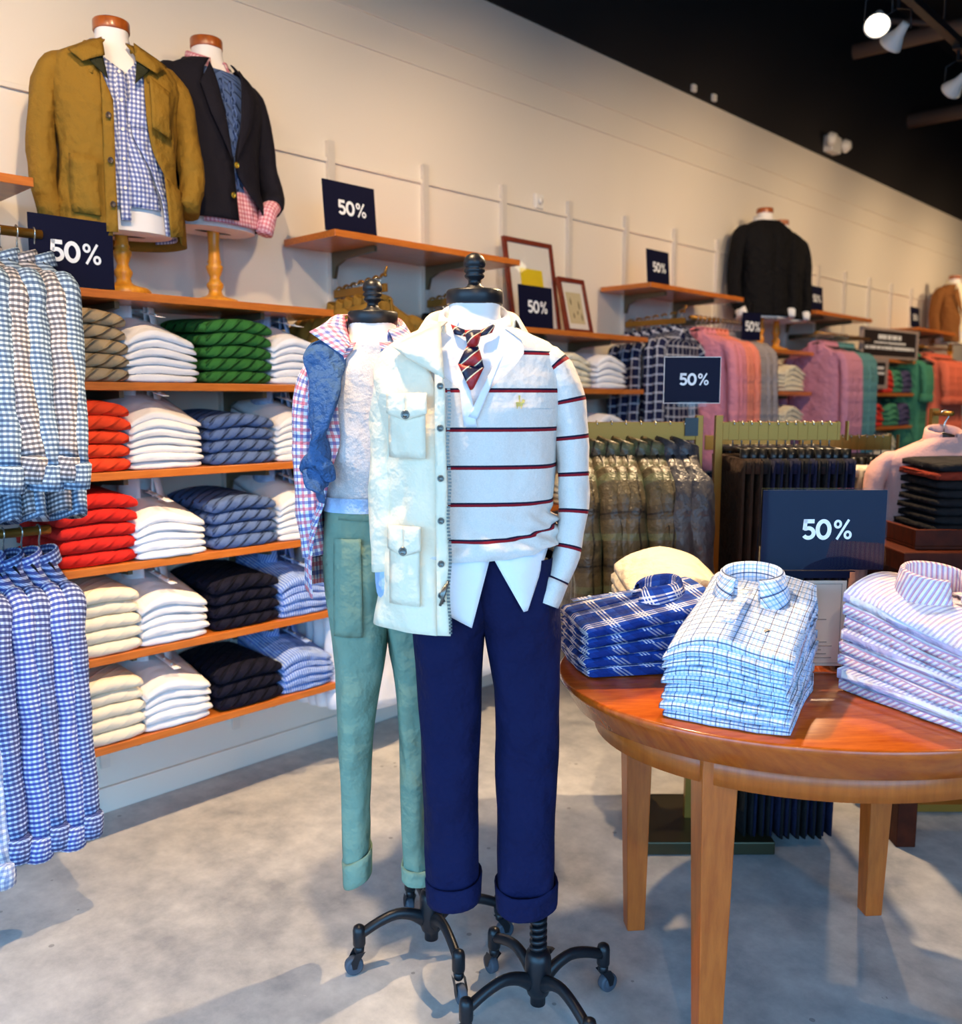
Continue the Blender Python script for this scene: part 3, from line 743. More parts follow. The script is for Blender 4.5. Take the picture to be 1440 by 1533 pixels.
m.build('gingham_body', M_PINKG, T2, solid=.002)
for sx in (-1, 1):
    s = sleeve_mb([(bx+sx*.135, 0, 1.452), (bx+sx*.15, 0, 1.38), (bx+sx*.158, 0, 1.26), (bx+sx*.155, -.01, 1.12), (bx+sx*.14, -.02, 1.02)], [(.036, .056), (.035, .056), (.031, .05), (.03, .046), (.028, .04)], 3+sx, .007, arm=sx)
    s.build('gingham_sleeve', M_PINKG, T2)
c = MB(); collar(c, (bx, .004, 1.515), .064, .066, .060, .055, .02, R(88), drop=.05, spread=.03, gap2=R(34), flare=.03)
def poly3(P, t):
    t *= len(P)-1; i = min(int(t), len(P)-2); a, b = Vector(P[i]), Vector(P[i+1]); return a + (b-a)*(t-i)
NL = [(bx-.050, .045, 1.574), (bx-.064, .0, 1.570), (bx-.056, -.045, 1.535), (bx-.040, -.070, 1.492)]
OL = [(bx-.092, .045, 1.548), (bx-.112, -.02, 1.540), (bx-.134, -.075, 1.527), (bx-.058, -.092, 1.474)]
rows = []
for i in range(7):
    v = i/6; rows.append([tuple(poly3(NL, u/12)*(1-v) + poly3(OL, u/12)*v + Vector((0, 0, .012*math.sin(PI*v)))) for u in range(13)])
c.grid(rows)
c.build('gingham_collar', M_PINKG, T2, solid=.002)
m = sleeve_mb([(-.215, .0, 1.505), (-.222, -.062, 1.485), (-.222, -.105, 1.42), (-.232, -.122, 1.32), (-.240, -.118, 1.235)], [(.040, .016), (.046, .018), (.040, .018), (.036, .018), (.030, .018)], 8, .010, 18, 6, side=(0, 0, 1))
m.build('draped_jumper', M_DENSW, T2)
m = sleeve_mb([(-.246, -.112, 1.225), (-.240, -.128, 1.19), (-.232, -.125, 1.155)], [(.026, .014), (.030, .014), (.018, .008)], 5, .008, 14, 4, side=(0, 0, 1)); m.build('jumper_tail', M_DENSW, T2)
kn = sleeve_mb([(-.272, -.085, 1.225), (-.25, -.115, 1.245), (-.222, -.13, 1.232), (-.212, -.122, 1.205)], [(.016, .014), (.023, .018), (.02, .017), (.012, .012)], 8, .004); kn.build('jumper_knot', M_DENSW, T2)
kb = MB(); kb.tube([(bx+.085*math.sin(a)*1.25, .09*math.cos(a)+.005, 1.50-.02*abs(math.sin(a))) for a in [-1.9, -1.3, -.7, 0, .7, 1.3]], [(.016, .024)]*6, 10, (0, 0, 1)); kb.build('jumper_back', M_DENSW, T2)
tr = MB()
loft(tr, [(1.13, bx-.02, 0, .094, .092), (1.016, bx-.03, 0, .092, .10), (.903, -.163, 0, .073, .092), (.739, -.166, 0, .056, .074), (.572, -.178, 0, .043, .062), (.401, -.185, 0, .034, .052), (.225, -.182, 0, .030, .048)], 26, .007, 12)
loft(tr, [(1.13, bx+.02, 0, .094, .092), (1.016, bx+.04, 0, .09, .10), (.903, -.050, 0, .064, .092), (.739, -.038, 0, .048, .074), (.572, -.036, 0, .038, .062), (.401, -.036, 0, .034, .052), (.215, -.036, 0, .031, .048)], 26, .007, 15)
tr.build('trousers', M_SAGE, T2)
m = MB(); B2.shell(m, zr(1.138, 1.098, 3), 0, 2*PI, .006, 40, closed=True); m.build('waistband', M_SAGE, T2, solid=.003)
BP = Body([(1.05, .092, .1, .1, -.153+.123), (.903, .074, .093, .09, -.163+.123), (.8, .062, .08, .08, -.165+.123)], bx)
m = MB(); BP.patch(m, [(-.212, 1.07), (-.150, 1.07), (-.150, .84), (-.218, .84)], .0045, 10, 14); m.build('thigh_pocket', M_SAGE, T2, solid=.002)
for (cx, z0, z1, hw, slope) in ((-.180, .27, .205, .036, .45), (-.036, .245, .205, .036, -.1)):
    cf = MB(); loft(cf, [(z1, cx, 0, hw-.004, .05), (z1+.002, cx, 0, hw, .053), ((z0+z1)/2, cx, 0, hw, .054), (z0, cx, 0, hw+.001, .055), (z0+.002, cx, 0, hw-.003, .05)], 26, .003, cx*9, cap=(True, False), sub=2)
    for i, v in enumerate(cf.v): cf.v[i] = (v[0], v[1], v[2] + slope*(v[0]-cx+.01))
    cf.build('trouser_cuff', M_SAGE, T2)

# ------------------------------------------------------------------ busts on turned stands
TURN = [(.086, 0), (.088, .004), (.088, .012), (.080, .020), (.052, .026), (.034, .032), (.026, .038), (.023, .05), (.030, .062), (.031, .07), (.022, .08), (.018, .092), (.024, .105), (.030, .12), (.031, .128), (.022, .136), (.026, .142), (.022, .15), (.02, .2), (.024, .26)]
def bust(label, loc, rz, H):
    t = thing('bust_form', label, 'dress form', loc, rz); t.scale = (.88, .92, 1)
    k = H-.78
    s = MB(); s.lathe([(r, z) for r, z in TURN] + [(.024, .30+k)], 24); s.build('turned_stand', M_TURN, t)
    b = Body([(H, .052, .05, .05), (H-.055, .052, .052, .052), (H-.075, .06, .056, .058), (H-.092, .095, .062, .066), (H-.112, .14, .072, .078), (H-.137, .17, .082, .088), (H-.18, .182, .092, .094), (H-.26, .17, .105, .094), (H-.37, .158, .105, .088), (H-.46, .155, .10, .088), (H-.55, .165, .108, .1), (H-.68, .172, .115, .11)])
    m = MB(); b.shell(m, zr(H-.025, H-.2, 8), 0, 2*PI, 0, 28, closed=True); b.shell(m, zr(H-.2, H-.6, 4), 0, 2*PI, -.004, 28, closed=True); b.shell(m, [H-.60, H-.602], 0, 2*PI, lambda z: -.004 if z > H-.601 else -.09, 28, closed=True); m.build('torso', M_NECK, t)
    m = MB(); m.lathe([(0, H-.03), (.98, H-.03), (1, H-.026), (1, H-.004), (.97, H), (0, H)], 28, (0, 0, 0), .058, .055, caps=False); m.build('neck_cap', M_CAPW, t)
    return t, b
def coat(t, b, H, mat, a0, a1, ztop, zbot, off=.024, name='jacket_body', n=44, seed=1, wr=.012):
    m = MB(); b.shell(m, zr(ztop, zbot, 30), a0, a1, off, n, wr=wr, seed=seed); return m.build(name, mat, t, solid=.004)
# olive chore jacket over blue gingham
H = .775
t, b = bust('bust form in olive gold jacket over blue gingham shirt, on top shelf', (.222, 1.225, 1.69), R(75), H)
m = MB(); b.shell(m, zr(H-.068, .24, 30), -2.6, lambda z: .10+.55*smooth01((.46-z)/.2)-.62*smooth01((z-(H-.18))/.11), .010, 36, wr=.006, seed=2); b.shell(m, zr(H-.068, .46, 18), lambda z: .05+.45*smooth01((z-(H-.18))/.11), 2.6, .008, 20, wr=.004); m.build('gingham_shirt', M_BUSTG, t, solid=.0015)
m = MB(); b.shell(m, zr(.46, .17, 16), lambda z: .10+.6*smooth01((.46-z)/.2), 2.4, .013, 24, wr=.008, seed=8); m.build('gingham_tail', M_BUSTG, t, solid=.0015)
c = MB(); collar(c, (0, .002, H-.068), .063, .064, .034, .050, .045, R(38), drop=.055, spread=.016, flare=.022); c.build('shirt_collar', M_BUSTG, t, solid=.002)
pl_ = MB(); b.patch(pl_, [(-.012, H-.165), (.014, H-.165), (.012, .20), (-.02, .20)], .015, 3, 16); sp = pl_.build('shirt_placket', M_BUSTG, t, solid=.0015)
for z in (.61, .53, .45, .37, .29): button(M_BTNW, sp, b.front(-.002, z, .018), r=.005)
def oR(z): return .30 - .06*smooth01((z-.6)/.1) + .62*smooth01((.50-z)/.3)
coat(t, b, H, M_OLIVE, oR, lambda z: 2*PI - .20 - .12*smooth01((z-.55)/.12), H-.078, .15, lambda z: .026+.012*smooth01((.45-z)/.3), seed=4)
for sx, pts in ((-1, [(-.178, 0, H-.135), (-.205, 0, H-.20), (-.228, -.002, .45), (-.232, -.012, .32), (-.215, -.03, .19)]), (1, [(.178, 0, H-.135), (.208, 0, H-.20), (.228, -.006, .45), (.234, -.035, .34), (.205, -.075, .25)])):
    s = sleeve_mb(pts, [(.046, .06), (.046, .064), (.043, .058), (.042, .054), (.038, .046)], 5+sx, .009, arm=sx); s.build('jacket_sleeve', M_OLIVE, t)
c = MB(); collar(c, (0, .004, H-.085), .080, .078, .042, .052, .045, R(34), drop=.05, spread=.03, flare=.035); c.build('jacket_collar', M_OLIVE, t, solid=.004)
for sx in (-1, 1):
    m = MB(); b.patch(m, [(sx*.048, H-.080), (sx*.150, H-.128), (sx*.112, H-.160), (sx*.046, H-.135)], .050, 6, 6, .006); m.build('collar_leaf', M_OLIVE, t, solid=.003)
    m = MB(); b.patch(m, [(sx*.052, H-.125), (sx*.10, H-.135), (sx*.088, H-.155), (sx*.040, H-.20)], .040, 6, 6, .004); m.build('corduroy_underside', M_OLIVED, t, solid=.002)
m = MB(); b.patch(m, [(-.062, .60), (-.03, .52), (-.035, .16), (-.07, .16)], .040, 4, 16); fr = m.build('jacket_placket', M_OLIVE, t, solid=.002)
for z in (.475, .355, .235): button(M_BTN, fr, b.front(-.048, z, .050), r=.009)
for q, nm in (([(-.165, .37), (-.085, .36), (-.085, .20), (-.165, .21)], 'hip_pocket'), ([(.085, .60), (.150, .57), (.150, .44), (.085, .46)], 'chest_pocket'), ([(.12, .33), (.185, .30), (.185, .17), (.13, .16)], 'hip_pocket')):
    m = MB(); b.patch(m, q, .052, 6, 6, .006); m.build(nm, M_OLIVE, t, solid=.003)
# navy blazer over slate cable jumper and pink shirt
H = .84
t, b = bust('bust form in navy blazer over blue cable jumper, behind the olive jacket', (.145, 1.572, 1.69), R(94), H)
m = MB(); b.shell(m, zr(H-.108, .36, 20), 0, 2*PI, .010, 40, wr=.004, closed=True); m.build('cable_jumper', M_CABLEB, t)
cb = MB()
for x0 in (-.012, .028):
    for ph in (0, PI):
        cb.tube([b.front(x0 + .009*math.sin(i*.62+ph), .70-.34*i/40, .013+.003*math.cos(i*.62+ph)) for i in range(41)], .0045, 6)
cb.build('cable_stitch', M_CABLEB, t)
m = MB(); b.shell(m, zr(.38, .25, 8), -.6, 1.3, .013, 20, wr=.01, seed=3); m.build('shirt_tail', M_PINKPL, t, solid=.002)
c = MB(); collar(c, (0, .002, H-.066), .063, .064, .036, .050, .040, R(24), drop=.05, spread=.016, flare=.022); c.build('shirt_collar', M_PINKPL, t, solid=.002)
def bR(z): return .05 + .36*smooth01((z-.44)/.28) + .95*smooth01((.43-z)/.22)
coat(t, b, H, M_NAVYB, bR, lambda z: 2*PI - (-.02 + .42*smooth01((z-.44)/.28)), H-.082, .26, lambda z: .024+.020*smooth01((.5-z)/.3), seed=5, wr=.006)
for sx, pts in ((-1, [(-.178, 0, H-.135), (-.208, 0, H-.20), (-.228, 0, .48), (-.23, -.01, .36), (-.215, -.02, .24)]), (1, [(.178, 0, H-.135), (.208, 0, H-.20), (.235, -.005, .48), (.245, -.04, .38), (.20, -.09, .33)])):
    s = sleeve_mb(pts, [(.048, .06), (.046, .064), (.044, .058), (.042, .052), (.036, .044)], 2+sx, .005, arm=sx); s.build('blazer_sleeve', M_NAVYB, t)
s = sleeve_mb([(.205, -.085, .335), (.17, -.10, .30), (.15, -.105, .24)], [(.03, .036), (.034, .034), (.036, .026)], 9, .008, sub=3); s.build('shirt_cuff', M_PINKPL, t)
c = MB(); collar(c, (0, .006, H-.088), .078, .076, .034, .044, .012, R(55), drop=.04, spread=.026); c.build('blazer_collar', M_NAVYB, t, solid=.003)
for sx in (-1, 1):
    m = MB(); b.patch(m, [(sx*.062, H-.10), (sx*.115, H-.175), (sx*.09, .58), (sx*.006, .435)], .042, 8, 12, .006); m.build('lapel', M_NAVYB, t, solid=.003)
for z in (.43, .335): button(M_BRASSB, t, b.front(.0 if z > .4 else -.018, z, .052), r=.010, name='brass_button')
# distant busts
def far_bust(label, loc, rz, H, coatm, inner, rolled=False):
    t, b = bust(label, loc, rz, H)
    m = MB(); b.shell(m, zr(H-.075, .3, 16), 0, 2*PI, .008, 30, closed=True); m.build('shirt_front', inner, t)
    c = MB(); collar(c, (0, .002, H-.07), .064, .064, .036, .045, .035, R(26), drop=.05); c.build('shirt_collar', inner, t, solid=.002)
    a = -.04 if coatm is M_BLACKK else .3
    coat(t, b, H, coatm, lambda z: -.03 if coatm is M_BLACKK else .10+.35*smooth01((z-.4)/.2)+.3*smooth01((.4-z)/.2), lambda z: 2*PI+.03 if coatm is M_BLACKK else 2*PI-.08-.3*smooth01((z-.4)/.2), H-.08, .2, .022, 'jacket_body', 36)
    for sx in (-1, 1):
        s = sleeve_mb([(sx*.178, 0, H-.135), (sx*.208, 0, H-.20), (sx*.232, 0, .45), (sx*.23, -.02, .32), (sx*.205, -.05, .24)], [(.048, .06), (.046, .064), (.044, .058), (.042, .052), (.036, .044)], 2+sx, .006, arm=sx); s.build('jacket_sleeve', coatm, t)
        s = sleeve_mb([(sx*.207, -.048, .245), (sx*.20, -.055, .22), (sx*.195, -.06, .205)], [(.034, .042)]*3, 2, 0, sub=2); s.build('shirt_cuff', inner, t)
    if coatm is not M_BLACKK:
        for sx in (-1, 1):
            m = MB(); b.patch(m, [(sx*.062, H-.10), (sx*.115, H-.175), (sx*.09, .55), (sx*.01, .42)], .036, 6, 8, .004); m.build('lapel', coatm, t, solid=.003)
    m = MB(); b.shell(m, zr(.225, .19, 2), 0, 2*PI, .016, 30, closed=True); m.build('shirt_hem', inner, t)
    return t
far_bust('bust form in black jacket over white shirt, on the far wall shelf', (.2, 5.32, 1.69), R(62), .86, M_BLACKK, M_WHITE)
far_bust('second black jacket bust form half hidden behind the first one', (.17, 5.60, 1.69), R(62), .83, M_BLACKK, M_WHITE)
far_bust('bust form in brown tweed jacket at far right end of the wall', (.24, 8.93, 1.69), R(60), .80, M_TWEED, M_CREAMS)

# ------------------------------------------------------------------ folded garments
FM = {}
def folded_mesh(key, w, d, t, k, n, kind, arch, tilt, mat):
    """k-th garment of n in a pile; local front at -Y (y=0), depth to +Y; x centred; bottom near z=0"""
    q = (key, k, n)
    if q in FM: return FM[q]
    rnd = random.Random(hash((w, d, k, n, kind)) & 0xffff)
    nv = 15; rows = []
    # stadium profile around (y,z)
    prof = []
    ns = 7
    for i in range(5): prof.append((d*(1-i/5)+.0, 0, -1))
    for i in range(ns+1):
        a = -PI/2 - PI*i/ns
        prof.append((t*.5*math.cos(a)+t*.5, t*.5+t*.5*math.sin(a), math.cos(a)))
    for i in range(1, 6): prof.append((t*.5 + (d-t*.5)*i/5, t, -1))
    a0 = arch*k/n; a1 = arch*(k+1)/n
    sk = rnd.uniform(-.004, .004); yk = rnd.uniform(-.006, .006)
    for j in range(nv):
        u = -1 + 2*j/(nv-1); u = math.copysign(abs(u)**.8, u)
        x = u*w/2; row = []
        es = (1-abs(u)**9*.42)
        for (y, z, c) in prof:
            zz = z/t
            lip = 0
            if kind == 'shirt' and y < t: lip = .0045*abs(math.sin(PI*2*zz + k))
            z2 = (zz-.5)*t*es + .5*t
            top = smooth01(zz)
            up = u + (.28*(1-u*u) if kind == 'shirt' else 0); ar = (a0+(a1-a0)*zz)*(1-abs(up)**1.7)
            droop = (.30*t if kind == 'sweater' else .14*t)*zz*math.exp(-y/.03)*0
            yy = y - lip + (1-abs(u)**2)*-.010 + yk + .004*noise.noise(Vector((u*3, k*5.1, z*60)))
            wob = .0022*noise.noise(Vector((u*2.2+k*3.7, y*14, zz*.5)))*(1 if 0 < k else zz)
            zt_ = z2 + ar + tilt*(k+zz)*(y/d) + wob - droop
            xx = x*(1+.02*math.sin(k*2.1)) + sk + ((.012 if kind == 'shirt' else .006)*noise.noise(Vector((k*7.7, y*9, u))) if abs(u) > .9 else 0)
            row.append((xx, yy, zt_))
        rows.append(row)
    mb = MB()
    mb.grid(rows)           # u runs round the profile, v across the width
    b0 = 0; n2 = len(prof)
    mb.poly([i for i in range(n2)][::-1]); mb.poly([(nv-1)*n2+i for i in range(n2)])
    # close the back
    me = None
    mb.uv = [(v, u) for (u, v) in mb.uv]
    FM[q] = mb
    return mb
FO = {}
def pile(name, desc, where, cat, group, mat, n, loc, rz, w=.225, d=.30, t=.036, kind='sweater', arch=.012, tilt=.004, coll=None, topmat=None, placket=False, gap=0.0):
    where = where.strip()
    for k in range(n):
        ordn = 'topmost' if k == n-1 else ('at the bottom' if k == 0 else ORD[k]+' from bottom')
        mt = mat[k % len(mat)] if isinstance(mat, (list, tuple)) else mat
        key = (w, d, t, kind, arch, tilt, mt.name, k, n)
        lab = '%s %s, %s' % (desc, where, ordn)
        if key not in FO:
            o = folded_mesh((w, d, t, kind, arch, tilt), w, d, t, k, n, kind, arch, tilt, mt).build(name, mt)
            FO[key] = o; tag(o, lab, cat, group)
        else:
            o = FO[key].copy(); COL.objects.link(o); o['label'] = lab; o['group'] = group
        o.location = (loc[0], loc[1], loc[2] + k*t + .0008*(k+1)); o.rotation_euler = (0, 0, rz)
        if k == n-1 and coll:
            zt = t + arch + tilt*(k+1)*.72
            c = MB(); collar(c, (0, d*.66, zt-.006), coll[0], coll[0]*.85, coll[1], coll[1]*1.05, .022, R(22), drop=coll[2], spread=.016, flare=.012)
            c.build('collar', coll[3] if len(coll) > 3 else mt, o, solid=.002)
            pk = MB(); pk.grid([[(-.011, d*.66-coll[0]*.8 - (d*.66-coll[0]*.8+.004)*i/8, zt + .002 - tilt*(k+1)*.3*i/8), (.011, d*.66-coll[0]*.8 - (d*.66-coll[0]*.8+.004)*i/8, zt + .002 - tilt*(k+1)*.3*i/8)] for i in range(9)])
            p = pk.build('placket', mt, o, solid=.0015)
            for i in (1.2, 3.6, 6):
                yb = d*.66-coll[0]*.8 - (d*.66-coll[0]*.8+.004)*i/8
                button(M_BTNW, p, (0, yb, zt+.004-tilt*(k+1)*.3*i/8), (0, 0, 1), .0045)
FX = SHD-.012
def wall_pile(name, desc, where, cat, group, mat, n, y, row, **k):
    pile(name, desc, where, cat, group, mat, n, (FX, y, ROWZ[row]), R(90), **k)
G_S = 'folded sweaters on the near wall shelves'; G_H = 'folded shirts on the near wall shelves'
yc = [1.075, 1.292, 1.553, 1.787]
SH = dict(kind='shirt', arch=.034, tilt=.0155)
SW = dict(kind='sweater', arch=.016, tilt=.004)
WC = (.052, .070, .024)
# second shelf
wall_pile('folded_sweater', 'taupe cable sweater', 'left end of second shelf', 'sweater', G_S, M_TAUPE, 5, yc[0], 1, w=.215, t=.037, **SW)
wall_pile('folded_shirt', 'white folded shirt', 'between taupe and green sweaters', 'shirt', G_H, M_WHITE, 6, yc[1], 1, w=.215, t=.0190, coll=WC, **SH)
wall_pile('folded_sweater', 'green cable sweater', 'beneath the dress forms', 'sweater', G_S, M_GREEN, 5, yc[2], 1, w=.235, t=.037, **SW)
wall_pile('folded_shirt', 'white folded shirt', 'right of green sweaters', 'shirt', G_H, M_WHITE, 6, yc[3], 1, w=.215, t=.0190, coll=WC[:3]+(M_WHITEB,), **SH)
# third shelf
wall_pile('folded_sweater', 'orange red sweater', 'in narrow third shelf pile under taupe ones', 'sweater', G_S, M_RED, 5, yc[0], 2, w=.205, t=.037, **SW)
wall_pile('folded_shirt', 'white folded shirt', 'third shelf right of orange red sweaters', 'shirt', G_H, M_WHITE, 7, yc[1], 2, w=.225, t=.0190, coll=WC, **SH)
wall_pile('folded_sweater', 'denim blue cable sweater', 'third shelf under green sweaters', 'sweater', G_S, M_DENIM, 4, yc[2], 2, w=.235, t=.036, **SW)
wall_pile('folded_shirt', 'white folded shirt', 'third shelf right of denim blue sweaters', 'shirt', G_H, M_WHITE, 6, yc[3], 2, w=.205, t=.0190, coll=WC[:3]+(M_WHITEB,), **SH)
# fourth shelf
wall_pile('folded_sweater', 'scarlet sweater', 'in wide fourth shelf pile', 'sweater', G_S, M_REDD, 5, yc[0]-.005, 3, w=.235, t=.038, **SW)
wall_pile('folded_shirt', 'white folded shirt', 'fourth shelf right of scarlet sweaters', 'shirt', G_H, M_WHITE, 5, yc[1], 3, w=.22, t=.0198, coll=WC, **SH)
wall_pile('folded_sweater', 'denim blue cable sweater', 'fourth shelf above black navy ones', 'sweater', G_S, M_DENIM, 4, yc[2], 3, w=.235, t=.037, **SW)
wall_pile('folded_shirt', 'white folded shirt', 'fourth shelf beside sage trousers form', 'shirt', G_H, M_WHITE, 6, yc[3], 3, w=.205, t=.0190, coll=WC[:3]+(M_WHITEB,), **SH)
# fifth shelf
wall_pile('folded_sweater', 'cream knit sweater', 'left end of fifth shelf', 'sweater', G_S, M_CREAMK, 5, yc[0], 4, w=.215, t=.036, **SW)
wall_pile('folded_shirt', 'white folded shirt', 'fifth shelf right of cream sweaters', 'shirt', G_H, M_WHITE, 5, yc[1], 4, w=.215, t=.0225, coll=WC, **SH)
wall_pile('folded_sweater', 'dark navy cable sweater', 'fifth shelf pile of four', 'sweater', G_S, M_NAVYK, 4, yc[2], 4, w=.24, t=.038, **SW)
wall_pile('folded_shirt', 'blue striped shirt', 'fifth shelf right of navy sweaters', 'shirt', G_H, M_BLUSTR, 5, yc[3], 4, w=.205, t=.0200, coll=WC, **SH)
# lowest shelf
wall_pile('folded_sweater', 'cream knit sweater', 'left end of lowest shelf', 'sweater', G_S, M_CREAMK, 5, yc[0], 5, w=.215, t=.036, **SW)
wall_pile('folded_shirt', 'white folded shirt', 'lowest shelf right of cream sweaters', 'shirt', G_H, M_WHITE, 5, yc[1], 5, w=.215, t=.0225, coll=WC, **SH)
wall_pile('folded_sweater', 'dark navy cable sweater', 'lowest shelf pile of three', 'sweater', G_S, M_NAVYK, 3, yc[2], 5, w=.24, t=.042, **SW)
wall_pile('folded_shirt', 'blue striped shirt', 'lowest shelf right of navy sweaters', 'shirt', G_H, M_BLUSTR, 5, yc[3], 5, w=.205, t=.0200, coll=WC, **SH)
# bay 3 (behind the striped form)
G_B = 'folded clothes in the middle bay'
y3 = UY(3)
for row, a, c_ in ((1, 5, 5), (2, 4, 4), (3, 4, 4), (4, 4, 4)):
    r_ = ['', 'second', 'third', 'fourth', 'fifth'][row]
    pile('folded_sweater', 'slate blue sweater', 'left end of %s shelf, middle bay' % r_, 'sweater', G_B, M_MID, 5, (FX, y3+.13, ROWZ[row]), R(90), w=.21, t=.036, **SW)
    pile('folded_shirt', 'cream folded shirt', '%s shelf of middle bay' % r_, 'shirt', G_B, M_CREAMS, a, (FX, y3+.40, ROWZ[row]), R(90), w=.225, t=.0235, kind='shirt', arch=.04, tilt=.006)
    pile('folded_shirt', 'pale lilac white shirt', '%s shelf of middle bay' % r_, 'shirt', G_B, M_WHITE, c_, (FX, y3+.68, ROWZ[row]), R(90), w=.225, t=.0235, kind='shirt', arch=.04, tilt=.006)
# bay 5 and bay 7
G_C = 'folded clothes in the far bays'
y5 = UY(5)
for row in (1, 2, 3):
    r_ = ['', 'second', 'third', 'fourth'][row]
    pile('folded_shirt', 'cream folded shirt', 'left %s shelf pile below black jacket form' % r_, 'shirt', G_C, M_CREAMS, 5, (FX, y5+.36, ROWZ[row]), R(90), w=.25, t=.0225, kind='shirt', arch=.05, tilt=.006)
    pile('folded_shirt', 'cream folded shirt', 'right %s shelf pile below black jacket form' % r_, 'shirt', G_C, M_CREAMS, 5, (FX, y5+.72, ROWZ[row]), R(90), w=.28, t=.0225, kind='shirt', arch=.05, tilt=.006)
y7 = UY(7)
for row in (1, 2):
    r_ = ['', 'upper', 'lower'][row]
    for (mt, nm, yy) in ((M_CORAL, 'coral red', .20 if row == 2 else .42), (M_GREEND, 'jade green', .58 if row == 2 else .62), (M_PURP, 'dusk purple', .84)):
        pile('folded_shirt', '%s folded top' % nm, '%s shelf below the framed notice' % r_, 'shirt', G_C, mt, 4, (FX, y7+yy, ROWZ[row]), R(90), w=.21 if mt is not M_CORAL or row == 1 else .3, t=.034, kind='sweater', arch=.04, tilt=.006)
for row in (3, 4):
    pile('folded_shirt', 'cream folded top', '%s far shelf under coral ones' % ('higher' if row == 3 else 'lower'), 'shirt', G_C, M_CREAMS, 4, (FX, y7+.5, ROWZ[row]), R(90), w=.34, t=.04, kind='sweater', arch=.05, tilt=.006)

# ------------------------------------------------------------------ hanging garments
HM = {}
def hanger_parts(t, key, w=.17, clip=False, light=False):
    k = ('hanger', w, clip)
    if k not in HM:
        m = MB()
        if not clip:
            m.tube([(-w, 0, -.165), (-w*.6, 0, -.128), (-.03, 0, -.092), (0, 0, -.084), (.03, 0, -.092), (w*.6, 0, -.128), (w, 0, -.165)], [(.008, .012)]*7, 8, (0, 1, 0))
        else:
            m.tube([(-w, 0, -.088), (0, 0, -.084), (w, 0, -.088)], [(.006, .008)]*3, 8, (0, 1, 0))
            for s in (-1, 1): m.box(s*w-.012, s*w+.012, -.012, .012, -.125, -.078)
        h = m.build('hanger', M_HANG, t)
        m = MB(); pts = [(0, 0, -.088), (0, 0, -.045)] + [(.014*math.sin(a)*1, 0, -.016+.016*-math.cos(a)) for a in (.5, 1.1, 1.7, 2.4, PI, 3.9, 4.4)]
        m.tube(pts, .0024, 6, (0, 1, 0)); hk = m.build('hook', M_CHROME, h)
        HM[k] = (h.data, hk.data)
        return h
    h = bpy.data.objects.new('hanger', HM[k][0]); COL.objects.link(h); h.parent = t
    hk = bpy.data.objects.new('hook', HM[k][1]); COL.objects.link(hk); hk.parent = h
    return h
def shirt_proto(name, mat, L=.72, w=.20, th=.032, sl=.54, seed=0, collar_h=.03, puff=1.0, lo=False, ncol=None, hem=None, swing=0.02, jacket=False, spl=0.10):
    """one hanging shirt or jacket; returns the root (an Empty at the hook)"""
    t = thing(name, 'x', 'shirt', (0, 0, 0))
    hanger_parts(t, 0, .17)
    seg = 20 if lo else 32
    rows = []
    tab = [(-.088, .050, .030), (-.100, .064, .034), (-.122, .115, .034), (-.146, .165, .038), (-.165, .180, .042), (-.20, .176, .044), (-.30, .178, .042), (-.45, .192, .042), (-.60, .198, .046), (-.10-L, .205, .050)]
    zs = [-.088, -.1, -.118, -.14, -.16, -.185, -.22] + [-.22 - (L-.12)*i/(8 if lo else 16) for i in range(1, (9 if lo else 17))]
    for z in zs:
        hw, hd = lerp(tab, z); hw *= w/.20; hd *= th/.034
        k = smooth01((-.2-z)/.35); row = []
        for j in range(seg):
            a = 2*PI*j/seg; sn, cs = math.sin(a), math.cos(a)
            f = 1 + k*.55*noise.noise(Vector((sn*3.1+seed*1.7, cs*1.4+seed, z*1.3)))
            ww = 1 + k*.05*noise.noise(Vector((seed*2.3, cs, z*4)))
            row.append((hw*ww*math.copysign(abs(sn)**.8, sn), -hd*f*math.copysign(abs(cs)**.7, cs) + swing*k*noise.noise(Vector((seed*3.1, z*2, sn*1.2))), z + (.035*k*abs(sn)**3 if not jacket else 0)*smooth01((-.4-z)/.4)))
        rows.append(row)
    m = MB(); m.grid(rows, cu=True, cap1=True); m.build('body', mat, t)
    for s in (-1, 1):
        r1 = noise.noise(Vector((seed*1.3, s*2.2, 0)))*.03; r2 = noise.noise(Vector((seed*2.9, s*1.2, 4)))*.03
        pts = [(s*w*.86, 0, -.155), (s*w*1.00, -.004+r1*.3, -.205), (s*w*1.10, -.012+r1, -.30), (s*w*(1.11+spl*.5), -.02+r1, -.30-(sl-.14)*.5), (s*w*(1.08+spl), -.024+r2, -.16-sl)]
        sm = sleeve_mb(pts, [(.034*puff, .030*puff), (.036*puff, .034*puff), (.034*puff, .034*puff), (.032*puff, .032*puff), (.028*puff, .030*puff)], seed+s, .007*puff, 10 if lo else 14, 2 if lo else 4, arm=s)
        so = sm.build('sleeve', mat, t)
        e = Vector(pts[-1])
        cm = MB(); cm.tube([e+Vector((0, 0, .012)), e+Vector((0, 0, .006)), e+Vector((-s*.004, -.004, -.03)), e+Vector((-s*.006, -.006, -.055))], [(.024*puff, .026*puff), (.034*puff, .036*puff), (.036*puff, .039*puff), (.034*puff, .038*puff)], 12, noise_amp=.004, seed=seed)
        cm.build('cuff', mat, so)
    c = MB(); collar(c, (0, 0, -.094), .052, .036, collar_h, collar_h*1.15, .022, R(24), drop=.03, spread=.012, n=18 if lo else 26); c.build('collar', ncol or mat, t, solid=.002)
    return t
